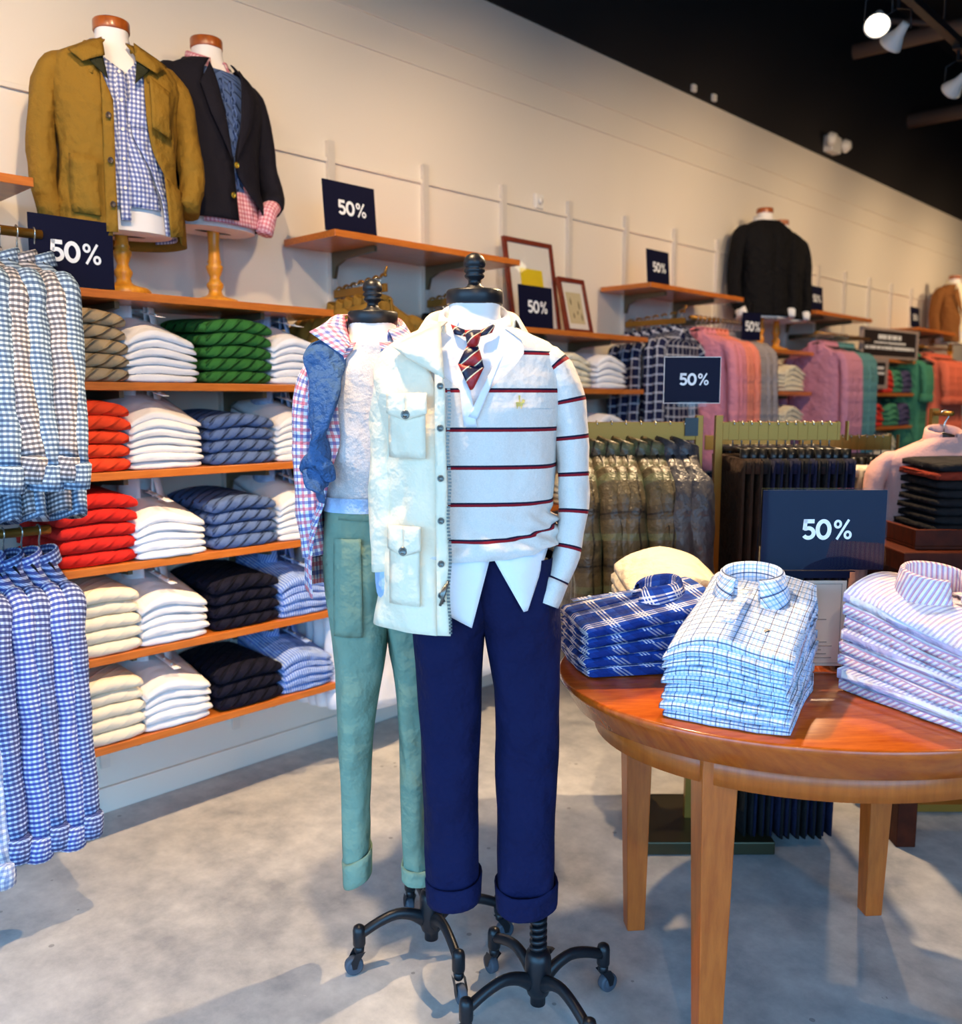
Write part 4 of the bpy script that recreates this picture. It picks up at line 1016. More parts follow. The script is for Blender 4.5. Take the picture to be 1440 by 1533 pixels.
def pants_proto(name, mat, L=1.05, w=.19, th=.022, seed=0, lo=False):
    t = thing(name, 'x', 'trousers', (0, 0, 0)); hanger_parts(t, 0, .13, True)
    for s in (-1, 1):
        rows = []
        for i in range(13):
            z = -.11 - L*i/12; k = i/12
            hw = w*(1-.42*k); hd = th*.55*(1+.15*noise.noise(Vector((seed, s, z*3)))); row = []
            for j in range(16):
                a = 2*PI*j/16; sn, cs = math.sin(a), math.cos(a)
                row.append((hw*math.copysign(abs(sn)**.8, sn) - .03*k + .006*noise.noise(Vector((sn, seed, z*5))), s*th*.5 - hd*cs + .012*k*noise.noise(Vector((seed*3, s*1.0, z))), z))
            rows.append(row)
        m = MB(); m.grid(rows, cu=True, cap0=True, cap1=True); m.build('trouser_leg', mat, t)
    m = MB(); m.tube([(0, 0, -.105), (0, 0, -.148)], [(w*1.01, th*1.12)]*2, 20); m.build('waistband', mat, t)
    return t
def row_of(protos, n, start, step, rz, labf, cat, group, jit=.12, seed=1, srt=None):
    rnd = random.Random(seed); used = set()
    for i in range(n):
        p = protos[i % len(protos)] if srt is None else srt[i]
        loc = tuple(start[k] + step[k]*i for k in range(3)); a = rz + R(rnd.uniform(-1, 1)*jit*57)
        if id(p) not in used and p.get('label') == 'x':
            p.location = loc; p.rotation_euler = (0, 0, a); p['label'] = labf(i); p['category'] = cat; p['group'] = group; used.add(id(p))
        else:
            d_ = dup(p, loc, a, labf(i), group); d_['category'] = cat
def rail(name, label, p0, p1, r=.011, stand=None, flat=None, bumps=0, group=None, wall=True, mat=None):
    """a bar from p0 to p1 with its brackets; local origin at p0"""
    t = thing(name, label, 'garment rail', p0, 0, group)
    d = Vector(p1) - Vector(p0); m = MB()
    if flat:
        n = Vector((-d.y, d.x, 0)).normalized()*flat[0]/2
        M = Matrix(((d.x, n.x, 0), (d.y, n.y, 0), (0, 0, 1))).to_4x4()
        m.box(0, 1, -1, 1, -flat[1], 0, M)
        m.build('bar', mat or M_GOLD, t, smooth=False, bevel=.001)
    else:
        m.tube([(0, 0, -r), tuple(d - Vector((0, 0, r)))], r, 12, (0, 0, 1)); m.build('bar', mat or M_GOLD, t)
    if bumps:
        b = MB()
        for i in range(bumps):
            q = d*((i+.6)/bumps); b.tube([q + d.normalized()*(.015*math.cos(a_)) + Vector((0, 0, -.004+.009*math.sin(a_))) for a_ in (0, .6, 1.1, PI/2, PI-1.1, PI-.6, PI)], .0055, 6, (0, 1, 0))
        q = d.normalized(); b.tube([d - q*.012 + Vector((0, 0, -.002)), d + q*.004 + Vector((0, 0, .03))], [(.007, .007), (.004, .004)], 6)
        b.build('bumps', M_GOLD, t)
    return t
def arm_brackets(t, pts):
    for (a, b) in pts:
        m = MB(); m.tube([a, b], [(.006, .016)]*2, 8, (0, 1, 0)); m.build('bracket', M_BRACK, t)

# bay 0: two rails with gingham shirts
RX = .33
t = rail('garment_rail', 'brass wall rail carrying the grey and blue gingham shirts', (RX, .02, 1.832), (RX, .955, 1.832), .013); arm_brackets(t, [((-.31, .20, -.012), (0, .20, -.012)), ((-.31, .69, -.012), (0, .69, -.012))])
t = rail('garment_rail', 'brass lower wall rail carrying the bright blue gingham shirts', (RX, .02, 1.035), (RX, .93, 1.035), .013); arm_brackets(t, [((-.31, .20, -.012), (0, .20, -.012)), ((-.31, .69, -.012), (0, .69, -.012))])
PG = [shirt_proto('gingham_shirt', M_GREYG, L=.67, w=.215, th=.026, spl=.30, sl=.44, seed=s, puff=1.12) for s in (1, 2)]; PGB = [shirt_proto('gingham_shirt', M_GREYB, L=.68, w=.215, th=.026, spl=.30, sl=.46, seed=s, puff=1.12) for s in (4, 5)]
order = [PGB[0], PG[0], PGB[1], PG[1], PGB[0], PG[0], PGB[0], PG[1], PG[0], PG[1]]
row_of(None, 10, (RX, .935, 1.836), (0, -.0435, 0), 0, lambda i: ('grey' if order[i] in PG else 'light blue') + ' gingham shirt on upper wall rail, %s from the right' % ORD[i], 'shirt', 'gingham shirts on the upper rail', .08, 3, srt=order)
PB = [shirt_proto('gingham_shirt', M_BLUEG, L=.68, w=.205, th=.026, spl=.26, sl=.60, seed=8, puff=1.0), shirt_proto('gingham_shirt', M_BLUEG2, L=.66, w=.205, th=.026, spl=.26, sl=.585, seed=9, puff=1.0)]; PP = shirt_proto('gingham_shirt', M_PALEG, L=.68, w=.2, th=.026, spl=.3, sl=.635, seed=11)
order2 = [PB[1], PB[0], PB[1], PB[0], PB[1], PP, PP, PB[0], PP]
row_of(None, 9, (RX, .90, 1.039), (0, -.046, 0), 0, lambda i: ('bright blue' if order2[i] in PB else 'pale blue checked') + ' shirt on lower wall rail, %s from the right' % ORD[i], 'shirt', 'blue shirts on the lower rail', .08, 5, srt=order2)
# bay 2: two face-out arms, olive jackets and dark jackets, white shirts below
for y, nm in ((UY(2)+.22, 'left'), (UY(2)+.71, 'right')):
    t = rail('faceout_arm', 'brass wall arm holding the %s' % ('olive jackets' if nm == 'left' else 'black jackets behind striped form'), (.03, y, 1.80), (.34, y, 1.83), flat=(.012, .03), bumps=7)
OJ = [shirt_proto('hanging_jacket', M_OLVJ, L=.70, w=.215, th=.036, sl=.56, seed=s, puff=1.25, jacket=True, collar_h=.04) for s in (21, 22)]
row_of(OJ, 5, (.07, UY(2)+.22, 1.806), (.055, 0, .0052), R(90), lambda i: 'olive gold jacket on wall arm above sage form, %s from the wall' % ORD[i], 'jacket', 'olive jackets on the wall arm', .05, 2)
BJ = [shirt_proto('hanging_jacket', M_BLACKK, L=.70, w=.21, th=.036, sl=.56, seed=25, puff=1.2, jacket=True)]
row_of(BJ, 5, (.07, UY(2)+.71, 1.806), (.055, 0, .0052), R(90), lambda i: 'black jacket on wall arm behind striped form, %s from the wall' % ORD[i], 'jacket', 'black jackets on the wall arm', .05, 2)
t = rail('faceout_arm', 'brass lower wall arm holding white shirts behind sage trousers', (.03, UY(2)+.22, 1.0), (.34, UY(2)+.22, 1.03), flat=(.012, .03), bumps=7)
WS = [shirt_proto('hanging_shirt', M_WHITE, L=.72, w=.2, th=.036, sl=.56, seed=31)]
row_of(WS, 4, (.07, UY(2)+.22, 1.006), (.07, 0, .0066), R(90), lambda i: 'white shirt on low wall arm behind sage trousers, %s from the wall' % ORD[i], 'shirt', 'white shirts on the low wall arm', .05, 2)
t = rail('faceout_arm', 'brass lower wall arm holding white shirts behind navy trousers', (.03, UY(2)+.71, 1.0), (.34, UY(2)+.71, 1.03), flat=(.012, .03), bumps=7)
row_of(WS, 4, (.07, UY(2)+.71, 1.006), (.07, 0, .0066), R(90), lambda i: 'white shirt on low wall arm behind navy trousers, %s from the wall' % ORD[i], 'shirt', 'white shirts on the second low wall arm', .05, 2)
# bay 4: navy plaid on an arm, pink then grey shirts on a rail; dark clothes below
t = rail('faceout_arm', 'brass wall arm holding the navy plaid shirts', (.03, UY(4)+.22, 1.80), (.40, UY(4)+.22, 1.83), flat=(.012, .03), bumps=7)
NP = [shirt_proto('plaid_shirt', M_NAVYPLAID, L=.72, w=.21, th=.03, sl=.56, seed=41, lo=True)]
row_of(NP, 6, (.08, UY(4)+.22, 1.806), (.058, 0, .005), R(90), lambda i: 'navy and white plaid shirt on far wall arm, %s from the wall' % ORD[i], 'shirt', 'navy plaid shirts on the wall arm', .1, 2)
t = rail('garment_rail', 'brass wall rail carrying the pink and grey shirts', (.32, UY(4)+.40, 1.83), (.32, UY(5)-.01, 1.83), .012); arm_brackets(t, [((-.30, .31, -.012), (0, .31, -.012))])
PK = [shirt_proto('pink_shirt', M_PINK, L=.74, w=.21, th=.03, sl=.55, seed=s, lo=True) for s in (43, 44)]; SA = [shirt_proto('pink_shirt', M_SALM, L=.74, w=.21, th=.03, sl=.55, seed=45, lo=True)]
order3 = [PK[0], PK[1], PK[0], SA[0], SA[0], SA[0]]
row_of(None, 6, (.32, UY(4)+.46, 1.833), (0, .048, 0), 0, lambda i: ('pink' if i < 3 else 'salmon') + ' shirt on far wall rail, %s from the left' % ORD[i], 'shirt', 'pink shirts on the wall rail', .08, 6, srt=order3)
GS = [shirt_proto('grey_shirt', M_GREYS, L=.74, w=.21, th=.03, sl=.58, seed=47, lo=True)]
row_of(GS, 5, (.32, UY(4)+.75, 1.833), (0, .042, 0), 0, lambda i: 'grey melange shirt on far wall rail, %s after the pink shirts' % ORD[i], 'shirt', 'grey shirts on the wall rail', .08, 7)
t = rail('garment_rail', 'brass lower wall rail with navy plaid shirts behind floor racks', (.36, UY(4)+.05, 1.03), (.36, UY(4)+.95, 1.03), .012)
row_of(NP, 8, (.36, UY(4)+.1, 1.033), (0, .1, 0), 0, lambda i: 'navy plaid shirt on low rail behind floor racks, %s from left' % ORD[i], 'shirt', 'navy plaid shirts on the low rail', .08, 8)
# bay 6: mauve pink then teal
t = rail('garment_rail', 'brass wall rail carrying the mauve and teal shirts', (.32, UY(6)+.02, 1.83), (.32, UY(7)-.02, 1.83), .012); arm_brackets(t, [((-.30, .25, -.012), (0, .25, -.012)), ((-.30, .74, -.012), (0, .74, -.012))])
LL = [shirt_proto('mauve_shirt', M_LIL, L=.8, w=.19, th=.032, sl=.6, seed=s, lo=True) for s in (51, 52)]; TL = [shirt_proto('teal_shirt', M_TEAL, L=.82, w=.19, th=.036, sl=.6, seed=53, lo=True)]
row_of(LL, 5, (.32, UY(6)+.05, 1.833), (0, .048, 0), 0, lambda i: 'mauve pink shirt on far wall rail, %s from the left' % ORD[i], 'shirt', 'mauve shirts on the wall rail', .1, 3)
row_of(TL, 5, (.32, UY(6)+.31, 1.833), (0, .055, 0), 0, lambda i: 'teal shirt on far wall rail, %s after the mauve shirts' % ORD[i], 'shirt', 'teal shirts on the wall rail', .1, 4)
# bay 8: jade dress shirt then coral tops
t = rail('garment_rail', 'brass wall rail carrying the jade and coral tops', (.30, UY(8)+.02, 1.83), (.30, UY(9)-.02, 1.83), .012); arm_brackets(t, [((-.28, .22, -.012), (0, .22, -.012)), ((-.28, .71, -.012), (0, .71, -.012))])
GD = [shirt_proto('jade_top', M_GREEND, L=.78, w=.135, th=.034, sl=.26, seed=61, lo=True)]; OR_ = [shirt_proto('coral_top', M_ORANGE, L=.76, w=.18, th=.036, sl=.28, seed=62, lo=True, puff=1.3)]
row_of(GD, 3, (.24, UY(8)+.06, 1.833), (0, .06, 0), 0, lambda i: 'jade green top on farthest rail, %s from the left' % ORD[i], 'shirt', 'jade tops on the farthest rail', .1, 3)
row_of(OR_, 7, (.30, UY(8)+.26, 1.833), (0, .085, 0), 0, lambda i: 'coral top on farthest rail, %s after the jade tops' % ORD[i], 'shirt', 'coral tops on the farthest rail', .1, 4)

# ------------------------------------------------------------------ floor racks (arms lie along RT, garments along FH)
RT = Vector((math.cos(R(44)), math.sin(R(44)), 0)); FH = Vector((-math.sin(R(44)), math.cos(R(44)), 0))
def floor_rack(label, c, la, ra, ztop, base=(.40, .34), sign=False, post_gap=.03):
    t = thing('floor_rack', label, 'clothes rack', c, R(44))
    m = MB(); m.box(-base[0]/2, base[0]/2, -base[1]/2, base[1]/2, .004, .045); m.build('base_plate', M_BRACK if False else simple('dark_bronze_plate', RGB(66, 60, 40), .35, .6), t, smooth=False, bevel=.004)
    for s in (-1, 1):
        m = MB(); m.box(s*post_gap-.011, s*post_gap+.011, -.011, .011, .045, ztop+.02); m.build('post', M_GOLD, t, smooth=False, bevel=.001)
    m = MB(); m.box(-post_gap, post_gap, -.008, .008, .30, .33); m.box(-post_gap, post_gap, -.008, .008, ztop-.25, ztop-.22); m.build('cross_tie', M_GOLD, t, smooth=False)
    if la:
        m = MB(); m.box(-la, -post_gap-.011, -.008, .008, ztop-.055, ztop); m.build('arm', M_GOLD, t, smooth=False, bevel=.001)
    if ra:
        m = MB(); m.box(post_gap+.011, ra, -.008, .008, ztop-.055, ztop); m.build('arm', M_GOLD, t, smooth=False, bevel=.001)
        k = MB()
        for i in range(int(ra/.03)): k.box(post_gap+.03+i*.03, post_gap+.034+i*.03, -.0095, .0095, ztop-.055, ztop+.003)
        k.build('notches', M_GOLD, t, smooth=False)
    return t
RC = Vector((1.50, 2.445, 0))
ZT = 1.312
floor_rack('brass floor rack behind the table with plaid jackets and black trousers', tuple(RC), .40, .40, ZT)
JK = [shirt_proto('plaid_jacket', M_PLAIDJ, L=.68, w=.20, th=.036, sl=.56, seed=s, puff=1.3, jacket=True, collar_h=.045) for s in (71, 72, 73)]; JC = [shirt_proto('charcoal_jacket', M_CHARJ, L=.68, w=.20, th=.038, sl=.56, seed=75, puff=1.35, jacket=True, collar_h=.045)]
orderJ = [JC[0], JC[0], JK[0], JK[1], JK[2], JK[0], JK[1], JK[2]]
p = RC - RT*.075
row_of(None, 8, (p.x, p.y, ZT+.003), tuple(-RT*.0445), R(134), lambda i: ('charcoal waxed' if i < 2 else 'olive plaid waxed') + ' jacket on floor rack arm, %s from the posts' % ORD[i], 'jacket', 'waxed jackets on the floor rack', .07, 9, srt=orderJ)
BP_ = [pants_proto('brown_trousers', M_BROWNP, 1.08, .18, .026, 81), pants_proto('black_trousers', M_BLACKP, 1.17, .18, .022, 82), pants_proto('black_trousers', cloth('navy_black_chino', RGB(18, 20, 44)), 1.16, .18, .022, 83)]
orderP = [BP_[0], BP_[0]] + [BP_[1], BP_[2]]*5
p = RC + RT*.075
row_of(None, 12, (p.x, p.y, ZT+.003), tuple(RT*.0268), R(134), lambda i: ('dark brown corduroy' if i < 2 else 'black' if i % 2 == 0 else 'navy black') + ' trousers on floor rack, %s from the posts' % ORD[i], 'trousers', 'trousers on the floor rack', .04, 9, srt=orderP)
def holder(t):
    m = MB(); m.box(-.086, .086, -.0015, .0015, -.002, .0); m.box(-.086, .086, -.0015, .0015, .136, .138); m.box(-.086, -.084, -.0015, .0015, 0, .136); m.box(.084, .086, -.0015, .0015, 0, .136); m.build('sleeve_edge', M_WHITEP, t, smooth=False)
    m = MB(); m.box(-.010, .010, -.006, .006, -.07, .0); m.box(-.045, .045, -.007, .007, -.012, .004); m.build('clip', M_ACRYL, t, smooth=False)
    m = MB(); m.box(-.020, .020, -.014, .014, -.10, -.045); m.build('magnet_block', M_HANG, t, smooth=False)
q = RC - RT*.055
sign50('rack_sign', 'navy 50% sign in clear sleeve on top of the brass floor rack', (q.x, q.y, 1.37), R(44), .168, .136, .037, post=holder, tz=.052)
# second rack further back with pastel shirts
RC2 = Vector((1.40, 3.26, 0))
floor_rack('brass floor rack further back with pastel shirts and denim', tuple(RC2), .34, .36, 1.245)
PS = [pants_proto('pastel_trousers', mt, .95, .17, .022, 90+i) for i, mt in enumerate((M_PEACH, M_IVORY, M_LAV, M_DENW, M_SALM))]
orderS = [PS[0], PS[4], PS[0], PS[1], PS[1], PS[2], PS[2], PS[3], PS[3]]
nmS = ['peach', 'salmon', 'peach', 'ivory', 'ivory', 'lavender', 'lavender', 'denim blue', 'denim blue']
p = RC2 + RT*.09
row_of(None, 9, (p.x, p.y, 1.248), tuple(RT*.030), R(134), lambda i: '%s trousers on the rear floor rack, %s from its posts' % (nmS[i], ORD[i]), 'trousers', 'pastel trousers on the rear rack', .05, 4, srt=orderS)

# rose shirt facing out on the end of a rack at the right
t = thing('floor_rack', 'slim brass rack post holding the rose linen shirt', 'clothes rack', (1.92, 3.22, 0), R(44))
m = MB(); m.box(-.17, .17, -.15, .15, .004, .03); m.build('base_plate', M_GOLD, t, smooth=False); m = MB(); m.box(-.011, .011, .03, .052, .03, 1.35); m.build('post', M_GOLD, t, smooth=False)
m = MB(); m.tube([(0, .04, 1.334), (0, -.075, 1.334)], .008, 10, (0, 0, 1)); m.build('arm', M_GOLD, t)
p = Vector((1.92, 3.22, 0)) - FH*.03
RS = shirt_proto('rose_shirt', M_ROSE, L=.78, w=.215, th=.05, sl=.58, seed=95, puff=.95, spl=.22, collar_h=.042)
RS.location = (p.x, p.y, 1.345); RS.rotation_euler = (0, 0, R(44)); tag(RS, 'rose linen shirt hanging face out beyond the dark trouser table', 'shirt')
for z in (-.17, -.27, -.37): button(M_BTNW, RS, (0, -.052, z), r=.006)

# ------------------------------------------------------------------ display table
TC = (2.075, 1.945, 0); TA, TB = .585, .475
t = thing('display_table', 'oval cherry wood display table with four tapered square legs', 'table', TC, R(49))
m = MB(); m.lathe([(0, .70), (.925, .70), (.94, .703), (.985, .748), (1.0, .757), (1.0, .766), (.992, .77), (0, .77)], 96, (0, 0, 0), TA, TB, caps=False); m.build('table_top', M_TABLE, t)
m = MB(); m.lathe([(.80, .6995), (.855, .6995), (.855, .64), (.80, .64)], 96, (0, 0, 0), TA, TB, caps=False); m.build('apron', M_LEGW, t)
for sx in (-1, 1):
    for sy in (-1, 1):
        x, y = {(-1, -1): (-.325, -.262), (-1, 1): (-.340, .262), (1, 1): (.322, .272), (1, -1): (.340, -.262)}[(sx, sy)]
        b = MB(); vs = []
        for z, h, ox, oy in ((0, .023, -sx*.004, -sy*.004), (.64, .036, 0, 0), (.699, .036, 0, 0)):
            vs.append([(x+ox-h, y+oy-h, z), (x+ox+h, y+oy-h, z), (x+ox+h, y+oy+h, z), (x+ox-h, y+oy+h, z)])
        b.grid(vs, cu=True, cap0=True, cap1=True); b.build('leg', M_LEGW, t, smooth=False, bevel=.003)
# piles on the table
TZ = .7705
def tpile(name, desc, where, mat, n, x, y, rzd, **k): pile(name, desc, where, k.pop('cat', 'shirt'), k.pop('group'), mat, n, (x, y, TZ), R(rzd), **k)
tpile('checked_shirt', 'light blue tattersall check shirt', 'in the middle table pile', M_TATT, 9, 2.105, 1.475, 17, w=.235, d=.36, t=.0145, kind='shirt', arch=.030, tilt=.0085, coll=(.056, .046, .02), group='tattersall shirts on the table')
tpile('windowpane_shirt', 'royal blue windowpane shirt', 'in the left pile on the oval table', M_PLAIDS, 5, 1.655, 1.590, -36, w=.235, d=.31, t=.021, kind='shirt', arch=.016, tilt=.012, coll=(.05, .035, .02), group='royal blue shirts on the table')
tpile('cream_sweater', 'cream sweater', 'behind the royal blue shirts on the oval table', M_CREAMS, 6, 1.755, 1.90, 48, w=.25, d=.24, t=.0215, kind='sweater', arch=.045, tilt=.006, cat='sweater', group='cream sweaters on the table')
tpile('striped_shirt', 'lilac and pink striped shirt', 'in the right pile on the oval table', [M_PKSTR, M_PKSTR2, M_PKSTR], 8, 2.535, 1.835, 70, w=.25, d=.34, t=.017, kind='shirt', arch=.034, tilt=.009, coll=(.06, .05, .02, M_PKSTR), group='striped shirts on the table')
tpile('navy_shirt', 'navy and white patterned shirt', 'low pile behind the clear notice stand', M_NAVYPLAID, 4, 2.16, 2.06, 50, w=.2, d=.2, t=.018, kind='shirt', arch=.02, tilt=.004, group='navy patterned shirts on the table')
# emblems and extras on the middle pile
top_ = [o for o in COL.objects if o.get('label', '').startswith('light blue tattersall') and o['label'].endswith('topmost')][0]
m = MB()
for (ax_, ay_, rx_, ry_) in ((0, 0, .0075, .0042), (.0075, .004, .0035, .003), (-.004, -.005, .0012, .003), (.004, -.005, .0012, .003), (0, .006, .0012, .004)):
    rows = []
    for rr in (.02, 1.0): rows.append([(.052 + ax_ + rr*rx_*math.cos(2*PI*q_/14), .085 + ay_ + rr*ry_*math.sin(2*PI*q_/14), .0) for q_ in range(14)])
    m.grid(rows, cu=True)
bm_ = top_.data; kd_ = [v.co for v in bm_.vertices]
def near_z(x, y): return max(c.z for c in kd_ if abs(c.x-x) < .022 and abs(c.y-y) < .05)
z_ = near_z(.052, .085) - .001; m.v = [(x, y, z_ + (y-.085)*.2) for x, y, z in m.v]
m.build('embroidered_emblem', M_BLACK, top_, smooth=False, solid=.002)
# acrylic sign and notice
t = sign50('table_sign', 'large glossy navy 50% sign standing over the oval table', (2.085, 1.93, 1.0), R(44), .279, .186, .046, acrylic=True, tz=.072)
t2 = thing('notice_stand', 'clear acrylic stand with a white paper notice on the oval table', 'notice stand', (2.055, 1.90, TZ), R(44))
m = MB(); m.box(-.10, .105, -.003, .003, .004, .215); m.build('acrylic_panel', M_ACRYL, t2, smooth=False)
m = MB(); m.box(-.097, .102, .004, .0048, .012, .208); m.build('paper_notice', simple('notice_paper', RGB(246, 226, 210), .7), t2, smooth=False)
m = MB()
for z0 in (.018, .2): m.box(-.09, .092, .0032, .0038, z0, z0+.0012)
for x0 in (-.09, .0908): m.box(x0, x0+.0012, .0032, .0038, .018, .2)
for i in range(5): m.box(-.07, .075 - .012*(i % 3), .0032, .0038, .03+.009*i, .0325+.009*i)
m.box(-.05, .06, .0032, .0038, .118, .1205)
m.build('printed_lines', simple('grey_print', RGB(176, 160, 150), .7), t2, smooth=False)
m = MB(); m.box(-.10, .105, -.03, .04, 0, .005); m.build('foot', M_ACRYL, t2, smooth=False)
m = MB(); m.box(-.10, .105, -.002, .002, .215, .2305); m.box(-.115, .115, -.006, .006, .2295, .2315); m.build('sign_ledge', M_NAVYCARD, t2, smooth=False)

# ------------------------------------------------------------------ dark trouser table at the right
t = thing('tiered_table', 'dark walnut table with raised tray, at right behind the oval table', 'table', (2.0, 2.71, 0), R(44))
m = MB(); m.box(0, 1.25, 0, .60, .875, .935); m.build('table_top', M_DARKW, t, smooth=False, bevel=.004)
m = MB(); m.box(.05, 1.2, .04, .56, .78, .875); m.build('apron', M_DARKW, t, smooth=False)
for x in (.05, 1.14):
    for y in (.04, .50):
        m = MB(); m.box(x, x+.06, y, y+.06, 0, .78); m.build('leg', M_DARKW, t, smooth=False, bevel=.003)
m = MB(); m.box(.055, 1.2, .05, .55, .9355, .945); m.box(.055, 1.2, .05, .066, .945, .995); m.box(.055, 1.2, .534, .55, .945, .995); m.box(.055, .071, .066, .534, .945, .995); m.box(1.184, 1.2, .066, .534, .945, .995)
m.build('tray', M_DARKW, t, smooth=False, bevel=.002)
p = Vector((2.0, 2.71, 0)) + RT*.31 + FH*.10
pile('folded_trousers', 'dark folded trousers', 'piled on the walnut tray at right', 'trousers', 'folded trousers on the walnut tray', [M_BLACKP]*7 + [M_RUST, M_BLACKP], 9, (p.x, p.y, .946), R(44), w=.34, d=.34, t=.026, kind='sweater', arch=.004, tilt=.001)

# ------------------------------------------------------------------ framed prints and notices
def framed(label, y, x, z, w, h, tilt, art, rzz=90):
    t = thing('picture_frame', label, 'picture', (x, y, z), R(rzz)); t.rotation_euler = (R(tilt), 0, R(rzz))
    f = MB(); b = .022
    f.box(-w/2, w/2, -.012, .006, 0, b); f.box(-w/2, w/2, -.012, .006, h-b, h); f.box(-w/2, -w/2+b, -.012, .006, b, h-b); f.box(w/2-b, w/2, -.012, .006, b, h-b)
    f.build('frame', M_FRAMEW, t, smooth=False, bevel=.002)
    m = MB(); m.box(-w/2+b, w/2-b, -.004, .004, b, h-b); m.build('mat_board', simple('mat_board', RGB(240, 226, 214), .7), t, smooth=False)
    art(t, w, h)
    m = MB(); m.box(-w/2+b, w/2-b, -.0085, -.0075, b, h-b); m.build('glass', M_ACRYL, t, smooth=False)
    return t
def art1(t, w, h):
    m = MB(); m.box(-.075, .082, -.0052, -.004, .08, .295); m.build('yellow_print', simple('yellow_ink', RGB(240, 202, 20), .7), t, smooth=False)
    m = MB()
    for r, k in ((.036, 0), (.026, 1)):
        rows = [[(rr*math.cos(2*PI*j/32), -.0058-.0002*k, .165+rr*math.sin(2*PI*j/32)) for j in range(32)] for rr in (r, r-.004)]; m.grid(rows, cu=True)
    for a in range(6): m.box(-.003, .003, -.0061, -.0057, .145+.0, .185, Matrix.Translation((0, 0, .165)) @ Matrix.Rotation(a*PI/6, 4, 'Y') @ Matrix.Translation((0, 0, -.165)))
    m.build('printed_roundel', simple('red_brown_ink', RGB(150, 60, 20), .7), t, smooth=False)
def art2(t, w, h):
    m = MB(); m.box(-.058, .058, -.0052, -.004, .05, .205); m.build('sepia_print', simple('sepia_paper', RGB(214, 192, 150), .8), t, smooth=False)
    m = MB()
    for (x, z, hh) in ((-.03, .14, .04), (.03, .12, .045), (-.02, .075, .03), (.012, .095, .02), (.04, .065, .04)):
        m.lathe([(.0005, 0), (.004, .2*hh), (.005, .6*hh), (.002, .8*hh), (.003, .9*hh), (.0005, hh)], 8, (x, -.0055, z), 1, .12)
    m.build('printed_figures', simple('umber_ink', RGB(110, 86, 56), .8), t)
framed('large mahogany framed print with yellow square, on the middle shelf', 3.235, .135, 1.692, .345, .43, -9, art1)
framed('smaller mahogany framed sepia print, right of the yellow print', 3.475, .20, 1.692, .205, .275, -14, art2)
t = thing('framed_notice', 'big black framed notice with three white lines, far shelf', 'notice', (.31, UY(7)+.42, 1.692), R(84))
m = MB(); W_, H_ = .92, .225
m.box(-W_/2, W_/2, -.012, .012, 0, .018); m.box(-W_/2, W_/2, -.012, .012, H_-.018, H_); m.box(-W_/2, -W_/2+.03, -.012, .012, .018, H_-.018); m.box(W_/2-.03, W_/2, -.012, .012, .018, H_-.018)
m.build('frame', simple('silver_frame', RGB(190, 170, 160), .4, .3), t, smooth=False)
m = MB(); m.box(-W_/2+.03, W_/2-.03, -.006, .006, .018, H_-.018); m.build('black_panel', simple('brown_black_card', RGB(34, 22, 22), .6), t, smooth=False)
m = MB()
def word_row(m, x0, x1, z, h, seed, gap=.006, y=-.0072):
    rnd = random.Random(seed); x = x0
    while x < x1 - .01:
        w_ = rnd.uniform(.5, .8)*h; m.box(x, min(x1, x+w_), y, y+.001, z, z+h); x += w_ + gap*(3 if rnd.random() < .16 else 1)
word_row(m, -.20, .17, .145, .034, 1); word_row(m, -.26, .26, .112, .013, 2, .003); word_row(m, -.40, .40, .068, .024, 3, .005)
m.build('lettering', M_INK, t, smooth=False)
t = thing('framed_notice', 'small upright silver framed notice clipped below the big notice', 'notice', (.345, UY(7)+.14, 1.46), R(86))
m = MB(); m.box(-.14, .14, -.006, .006, 0, .226); m.build('frame', bpy.data.materials['silver_frame'], t, smooth=False); m = MB(); m.box(-.075, .085, -.0075, -.005, .03, .195); m.build('black_panel', bpy.data.materials['brown_black_card'], t, smooth=False)
m = MB(); word_row(m, -.05, .06, .145, .02, 5, .004, -.0085); word_row(m, -.06, .07, .105, .02, 6, .004, -.0085); m.build('lettering', M_INK, t, smooth=False)
# hanging shelf sign near the far black jacket
def clip(t):
    m = MB(); m.box(-.012, .012, -.004, .004, .15, .20); m.build('clip', M_HANG, t, smooth=False)
sign50('price_sign', 'small black 50% sign hung under shelf below black jacket form', (.46, 4.70, 1.71), R(80), .16, .15, .055, post=clip)
# fire strobe on the wall
t = thing('fire_strobe', 'small white fire alarm strobe high on the wall above frames', 'alarm', (0.0, 3.385, 2.325), R(90))
m = MB(); m.box(-.03, .03, -.022, -.0005, -.035, .035); m.build('housing', M_WHITEP, t, smooth=False, bevel=.006)
m = MB(); m.lathe([(.0005, .012), (.012, .010), (.018, 0)], 16); m.v = [(x, -.022-z, y) for x, y, z in m.v]; m.build('lens', M_WHITEP, t)

